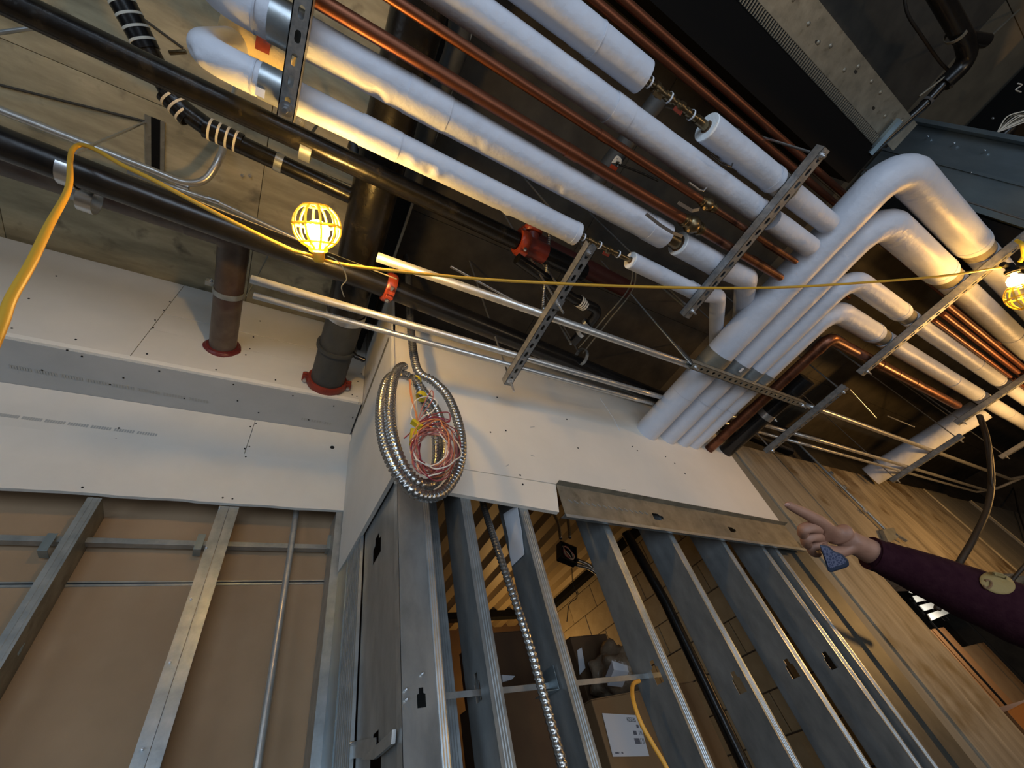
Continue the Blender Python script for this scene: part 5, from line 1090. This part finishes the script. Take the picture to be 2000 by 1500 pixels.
tube('cord', spline([AD(-60, 780, .50), AD(0, 642, .56), AD(22, 582, .60), AD(60, 515, .66), AD(96, 440, .78), AD(134, 366, 1.02), AZ(137, 312, 1.66), AZ(143, 291, 1.76), AZ(160, 283, 1.80), AZ(190, 294, 1.74), AZ(240, 323, 1.66), AZ(300, 352, 1.58), AZ(400, 405, 1.50), AZ(500, 456, 1.44), AZ(575, 491, 1.40)], 8), 0.0068, 'yellow_cord', cord, 12)
tube('cord', spline([AZ(575, 491, 1.40), AZ(600, 497, 1.385), AZ(632, 508, 1.385), AZ(700, 521, 1.385), AZ(850, 537, 1.38), AZ(1000, 549, 1.38), AZ(1250, 560, 1.37), AZ(1500, 562, 1.36), AZ(1700, 551, 1.35), AZ(1850, 538, 1.32), AZ(1968, 520, 1.33)], 8), 0.0058, 'yellow_cord', cord, 12)
tag(tube('loose_wire', spline([AZ(640, 500, 1.3), AZ(655, 507, 1.3), AZ(668, 520, 1.3), AZ(677, 545, 1.3), AZ(667, 560, 1.3), AZ(672, 580, 1.3)], 5), 0.0016, 'thin_wire', None, 6), 'fine wire curling down right of the bright caged lamp', 'wire')
tag(tube('tie_wire', [AZ(392, 395, 1.9), AZ(560, 462, 1.9), AZ(640, 493, 1.9), AZ(775, 545, 1.8)], 0.003, 'thin_wire', None, 6), 'thin pale tie wire stretched just above the yellow cord', 'wire')
# =================================================================== FLEX COIL
def cz(x, y): return (640 + x / 3.75, 600 + y / 3.75)
coil = thing('conduit_coil', 'hanging coil of ribbed steel flexible conduit in front of the drywall corner', 'conduit', AY(820, 850, 1.0))
path = [(560, 430, 1.06), (520, 450, 1.04), (485, 520, 1.0), (462, 640, .98), (456, 800, .97), (478, 960, .96), (525, 1110, .96), (600, 1230, .97), (700, 1300, .99), (790, 1270, 1.03), (840, 1180, 1.07), (862, 1040, 1.09), (845, 900, 1.10), (800, 760, 1.10), (720, 640, 1.09), (640, 540, 1.08),
        (560, 495, 1.06), (480, 500, 1.03), (425, 560, 1.01), (396, 680, 1.0), (388, 820, .98), (410, 980, .97), (455, 1110, .96), (525, 1240, .96), (620, 1345, .97), (720, 1385, .99), (820, 1370, 1.0), (900, 1290, 1.01), (955, 1190, 1.01), (980, 1060, 1.0), (972, 920, 1.0), (935, 780, 1.0), (870, 640, 1.01), (770, 540, 1.02), (680, 490, 1.03), (640, 400, 1.04), (615, 220, 1.06), (606, 100, 1.07), (600, -40, 1.08), (590, -210, 1.09), (586, -300, 1.1)]
start = [(690, 660, 1.06), (640, 575, 1.04), (600, 510, 1.03), (580, 470, 1.05)]
bm = NB(); cp_ = [AY(*cz(x, y), yy) for x, y, yy in path]; cp_.append(Vector((cp_[-1].x, cp_[-1].y + .02, CZ + EYE - .01))); flexpath(bm, spline(cp_, 8), 0.0168, 0.0160, 14, 0.17); finish('flexible_conduit', bm, 'flex', coil, 80)
bm = NB(); flexpath(bm, spline([AY(*cz(x, y), yy) for x, y, yy in [(610, 515, 1.0), (660, 570, 1.03), (700, 680, 1.06), (745, 800, 1.09), (790, 930, 1.10), (800, 1060, 1.10), (790, 1190, 1.09), (760, 1290, 1.06), (700, 1330, 1.03)]], 8), 0.0168, 0.0160, 14, 0.17); finish('flexible_conduit', bm, 'flex', coil, 80)
for (x, y, s_) in ((668, 485, .030), (712, 600, .045)):
    p = AY(*cz(x, y), 0.985); bm = NB(); 
    lathe_open(bm, p + Vector((0, .04, 0)), Vector((.6, -.2, 1)).normalized(), [(-.010, .019), (-.010, .022), (.010, .022), (.010, .019)], 14); finish('yellow_tape', bm, 'yellow_tape', coil, 40)
wires = thing('wire_bundle', 'tangled bundle of red, pink and white wires taped yellow inside the conduit coil', 'wires', AY(830, 860, 0.94))
rnd = random.Random(5)
for k in range(22):
    cx, cy = 780 + rnd.uniform(-45, 45), 1040 + rnd.uniform(-25, 30); rx = 150 + rnd.uniform(-50, 18); ry = 190 + rnd.uniform(-70, 25); tilt = rnd.uniform(-0.35, 0.25); ph = rnd.uniform(0, 6); pts = []
    for j in range(15):
        th = ph + 2 * pi * j / 14 * rnd.choice((1, 1, 1.0)); x_ = rx * math.cos(th); y_ = ry * math.sin(th)
        pts.append(AY(*cz(cx + x_ * math.cos(tilt) - y_ * math.sin(tilt) + rnd.uniform(-14, 14), cy + x_ * math.sin(tilt) + y_ * math.cos(tilt) + rnd.uniform(-12, 12)), 0.95 + 0.05 * math.sin(th * 1.3 + k) ))
    tube('wire', spline(pts, 5), 0.0021, ('wire_pink', 'wire_red', 'wire_white', 'wire_pink', 'wire_orange', 'wire_pink')[k % 6], wires, 6)
for k, pts in enumerate(([(605, 530), (615, 640), (640, 760), (655, 850)], [(598, 530), (610, 660), (650, 780), (660, 850)], [(612, 530), (640, 640), (655, 760), (655, 850)], [(655, 850), (610, 790), (640, 690), (720, 655), (800, 690), (770, 760), (700, 800), (655, 850)], [(655, 850), (700, 720), (760, 610), (770, 670), (700, 780), (660, 850)], [(655, 850), (760, 790), (880, 770), (895, 830), (860, 830), (780, 800), (680, 860)], [(655, 855), (760, 810), (870, 820), (890, 840), (800, 850), (640, 900), (560, 960)])):
    tube('wire', spline([AY(*cz(*p), .96) for p in pts], 6), 0.0022, ('wire_orange', 'wire_orange', 'thin_wire', 'wire_white', 'wire_pink', 'wire_red', 'wire_red')[k], wires, 6)
for p_, q_ in (((620, 830), (690, 880)), ((628, 900), (620, 1010))):
    a, b = AY(*cz(*p_), .94), AY(*cz(*q_), .94); bm = NB(); sweep(bm, [a, a.lerp(b, .5), b], lambda s, th, p: 0.011 + .003 * math.sin(th * 3), 8); finish('yellow_tape', bm, 'yellow_tape', wires, 50)
# =================================================================== PERSON (arm, hand) + PHONE
def skinmesh(name, chains, m, parent, sub=2, smooth=180):
    me = bpy.data.meshes.new(name); verts = []; edges = []; rad = []; idx = {}
    for ch in chains:
        prev = None
        for (p, r) in ch:
            key = (round(p.x, 4), round(p.y, 4), round(p.z, 4))
            if key not in idx: idx[key] = len(verts); verts.append(p); rad.append(r)
            i = idx[key]
            if prev is not None and prev != i: edges.append((prev, i))
            prev = i
    me.from_pydata([tuple(v) for v in verts], edges, [])
    o = bpy.data.objects.new(name + '_tmp', me); COL.objects.link(o)
    md = o.modifiers.new('s', 'SKIN'); md.use_smooth_shade = True; md.branch_smoothing = 1.0
    for i, sv in enumerate(me.skin_vertices[0].data): sv.radius = rad[i] if isinstance(rad[i], tuple) else (rad[i], rad[i]); sv.use_root = (i == 0)
    m2 = o.modifiers.new('u', 'SUBSURF'); m2.levels = sub; m2.render_levels = sub
    bpy.context.view_layer.update(); dg = bpy.context.evaluated_depsgraph_get()
    me2 = bpy.data.meshes.new_from_object(o.evaluated_get(dg)); bpy.data.objects.remove(o)
    bm = NB(); bm.from_mesh(me2); return bm
def D(x, y, d): return AD(x, y, d)
per = thing('person', 'person reaching in from the right in a maroon knit sleeve, pointing with the index finger', 'person', D(1700, 1078, .72))
wr_ = D(1735, 1094, .72)
kn = {'i': D(1607, 1022, .705), 'm': D(1604, 1034, .715), 'r': D(1607, 1048, .722), 'p': D(1613, 1060, .728)}
pc_ = D(1650, 1050, .722)
chains = [[(wr_, (.024, .021)), (D(1700, 1078, .72), (.025, .021)), (D(1674, 1063, .72), (.028, .022)), (pc_, (.036, .025)), (D(1628, 1039, .717), (.034, .022))],
          [(D(1628, 1039, .717), (.034, .022)), (kn['i'], .0125), (D(1584, 1009, .70), .0105), (D(1572, 1002, .698), .0098), (D(1555, 994, .695), .0085), (D(1541, 987, .692), .0072), (D(1535, 984, .691), .005)],
          [(D(1628, 1039, .717), (.034, .022)), (kn['m'], .0125), (D(1583, 1029, .70), .0110), (D(1567, 1033, .698), .0105), (D(1569, 1046, .708), .0092), (D(1584, 1050, .722), .0085)],
          [(D(1628, 1039, .717), (.034, .022)), (kn['r'], .0125), (D(1586, 1046, .705), .0108), (D(1571, 1052, .703), .0102), (D(1574, 1064, .712), .0090), (D(1590, 1067, .724), .0082)],
          [(D(1628, 1039, .717), (.034, .022)), (kn['p'], .0120), (D(1594, 1064, .712), .0098), (D(1581, 1070, .710), .0092), (D(1587, 1080, .716), .0082), (D(1600, 1081, .724), .0074)],
          [(pc_, (.033, .023)), (D(1650, 1074, .712), .0150), (D(1632, 1080, .708), .0120), (D(1614, 1074, .706), .0100), (D(1602, 1066, .706), .0085)]]
bm = skinmesh('hand', chains, 'skin', per); finish('hand', bm, 'skin', per, 180)
for k, (px, py, d) in enumerate(((1537, 986, .6855),)):
    bm = NB(); c = D(px, py, d); g = bmesh.ops.create_uvsphere(bm, u_segments=12, v_segments=8, radius=1)
    ax = (D(1537, 986, .69) - D(1555, 994, .695)).normalized() if k == 0 else (D(1604, 1070, .69) - D(1616, 1077, .688)).normalized()
    rot = frame_rot(ax)
    for v in bm.verts: v.co = c + rot @ Vector((v.co.x * .0052, v.co.y * .0042, v.co.z * .0012))
    finish('fingernail', bm, 'nail', per, 180)
sl = [(1700, 1080, .72, .0272), (1712, 1085, .718, .0285), (1750, 1100, .712, .0325), (1800, 1120, .705, .0375), (1850, 1141, .70, .0420), (1900, 1162, .69, .0455), (1950, 1183, .68, .0480), (2000, 1204, .67, .0495), (2100, 1247, .655, .052), (2250, 1312, .64, .056), (2450, 1410, .62, .062)]
cps_ = spline([D(x, y, d) for x, y, d, r in sl], 8)
def srad(s, th, p):
    best = min(range(len(sl)), key=lambda i: (D(sl[i][0], sl[i][1], sl[i][2]) - p).length)
    ds = []
    for i in range(len(sl)):
        ds.append(((D(sl[i][0], sl[i][1], sl[i][2]) - p).length, sl[i][3]))
    ds.sort(); (a, ra), (b, rb_) = ds[0], ds[1]; r = (ra * b + rb_ * a) / (a + b)
    return r + 0.0016 * noise.noise(Vector((s * 30, math.cos(th) * 1.5, math.sin(th) * 1.5)))
bm = NB(); sweep(bm, cps_, srad, 40, True); o = finish('sleeve', bm, 'sleeve', per, 180); o['label'] = 'maroon knit sleeve'
ring('cuff', D(1703, 1081, .72), D(1712, 1085, .718) - D(1700, 1080, .72), .0268, .006, 'sleeve', per, .0022, 40)
# elbow patch: projected on to the sleeve surface
def on_sleeve(px, py, off):
    axs = [(D(*s_[:3]), s_[3]) for s_ in sl]
    for k in range(160):
        d = .58 + k * .0008; p = D(px, py, d)
        for (a, ra), (b, rb_) in zip(axs, axs[1:]):
            t_ = max(0, min(1, (p - a).dot(b - a) / (b - a).length_squared)); c = a.lerp(b, t_)
            if (p - c).length < ra * (1 - t_) + rb_ * t_ + off: return p
    return D(px, py, .66)
bm = NB(); cen_ = (1948, 1139); rings_ = []
for rr in (0.0, .35, .7, 1.0):
    rg = []
    for k in range(26):
        th = 2 * pi * k / 26; ex = 36 * rr * math.cos(th); ey = 20 * rr * math.sin(th); ca, sa = math.cos(.30), math.sin(.30)
        rg.append(bm.verts.new(on_sleeve(cen_[0] + ex * ca - ey * sa, cen_[1] + ex * sa + ey * ca, .002)))
    rings_.append(rg)
for a, b in zip(rings_, rings_[1:]):
    for k in range(26): bm.faces.new((a[k], a[(k + 1) % 26], b[(k + 1) % 26], b[k]))
bmesh.ops.remove_doubles(bm, verts=bm.verts, dist=1e-5)
o = finish('elbow_patch', bm, 'gold', per, 180, 0.0012); o['label'] = 'mustard oval patch with a brown curl'
pts = [(1920, 1143), (1926, 1149), (1934, 1146), (1936, 1138), (1930, 1133), (1924, 1134)]
tube('patch_curl', spline([on_sleeve(x, y, .0035) for x, y in pts], 4), 0.0018, 'brown_curl', per, 6)
ph = thing('phone', 'phone in a navy case with a pale lace print held in the pointing hand', 'phone', D(1628, 1092, .70))
pq = [(1600, 1063), (1618, 1066), (1630, 1077), (1645, 1082), (1657, 1094), (1659, 1104), (1654, 1108), (1624, 1118), (1617, 1116), (1609, 1090)]
nv = (D(1628, 1090, .72) - D(1628, 1090, .70)).normalized()
bm = NB(); quadbox(bm, [D(x, y, .684) for x, y in pq], nv * .009, 1); finish('case', bm, 'case_blue', ph, None, None, 0.002)
lm = bpy.data.materials.new('lace'); lm.use_nodes = True; nt = lm.node_tree; b_ = nt.nodes['Principled BSDF']; b_.inputs['Roughness'].default_value = .6
vo = nt.nodes.new('ShaderNodeTexVoronoi'); vo.feature = 'DISTANCE_TO_EDGE'; vo.inputs['Scale'].default_value = 210; tc_ = nt.nodes.new('ShaderNodeTexCoord'); nt.links.new(tc_.outputs['Object'], vo.inputs[0])
cr_ = nt.nodes.new('ShaderNodeValToRGB'); nt.links.new(vo.outputs[0], cr_.inputs[0]); cr_.color_ramp.elements[0].position = .10; cr_.color_ramp.elements[1].position = .16
cr_.color_ramp.elements[0].color = (.085, .095, .15, 1); cr_.color_ramp.elements[1].color = (.02, .03, .07, 1); nt.links.new(cr_.outputs[0], b_.inputs[0])
li = [(1602, 1066), (1616, 1069), (1628, 1079), (1642, 1084), (1652, 1095), (1652, 1100), (1623, 1110), (1618, 1108), (1611, 1088)]
bm = NB(); quadbox(bm, [D(x, y, .6832) for x, y in li], nv * -.0006, 1); finish('lace_print', bm, lm, ph)
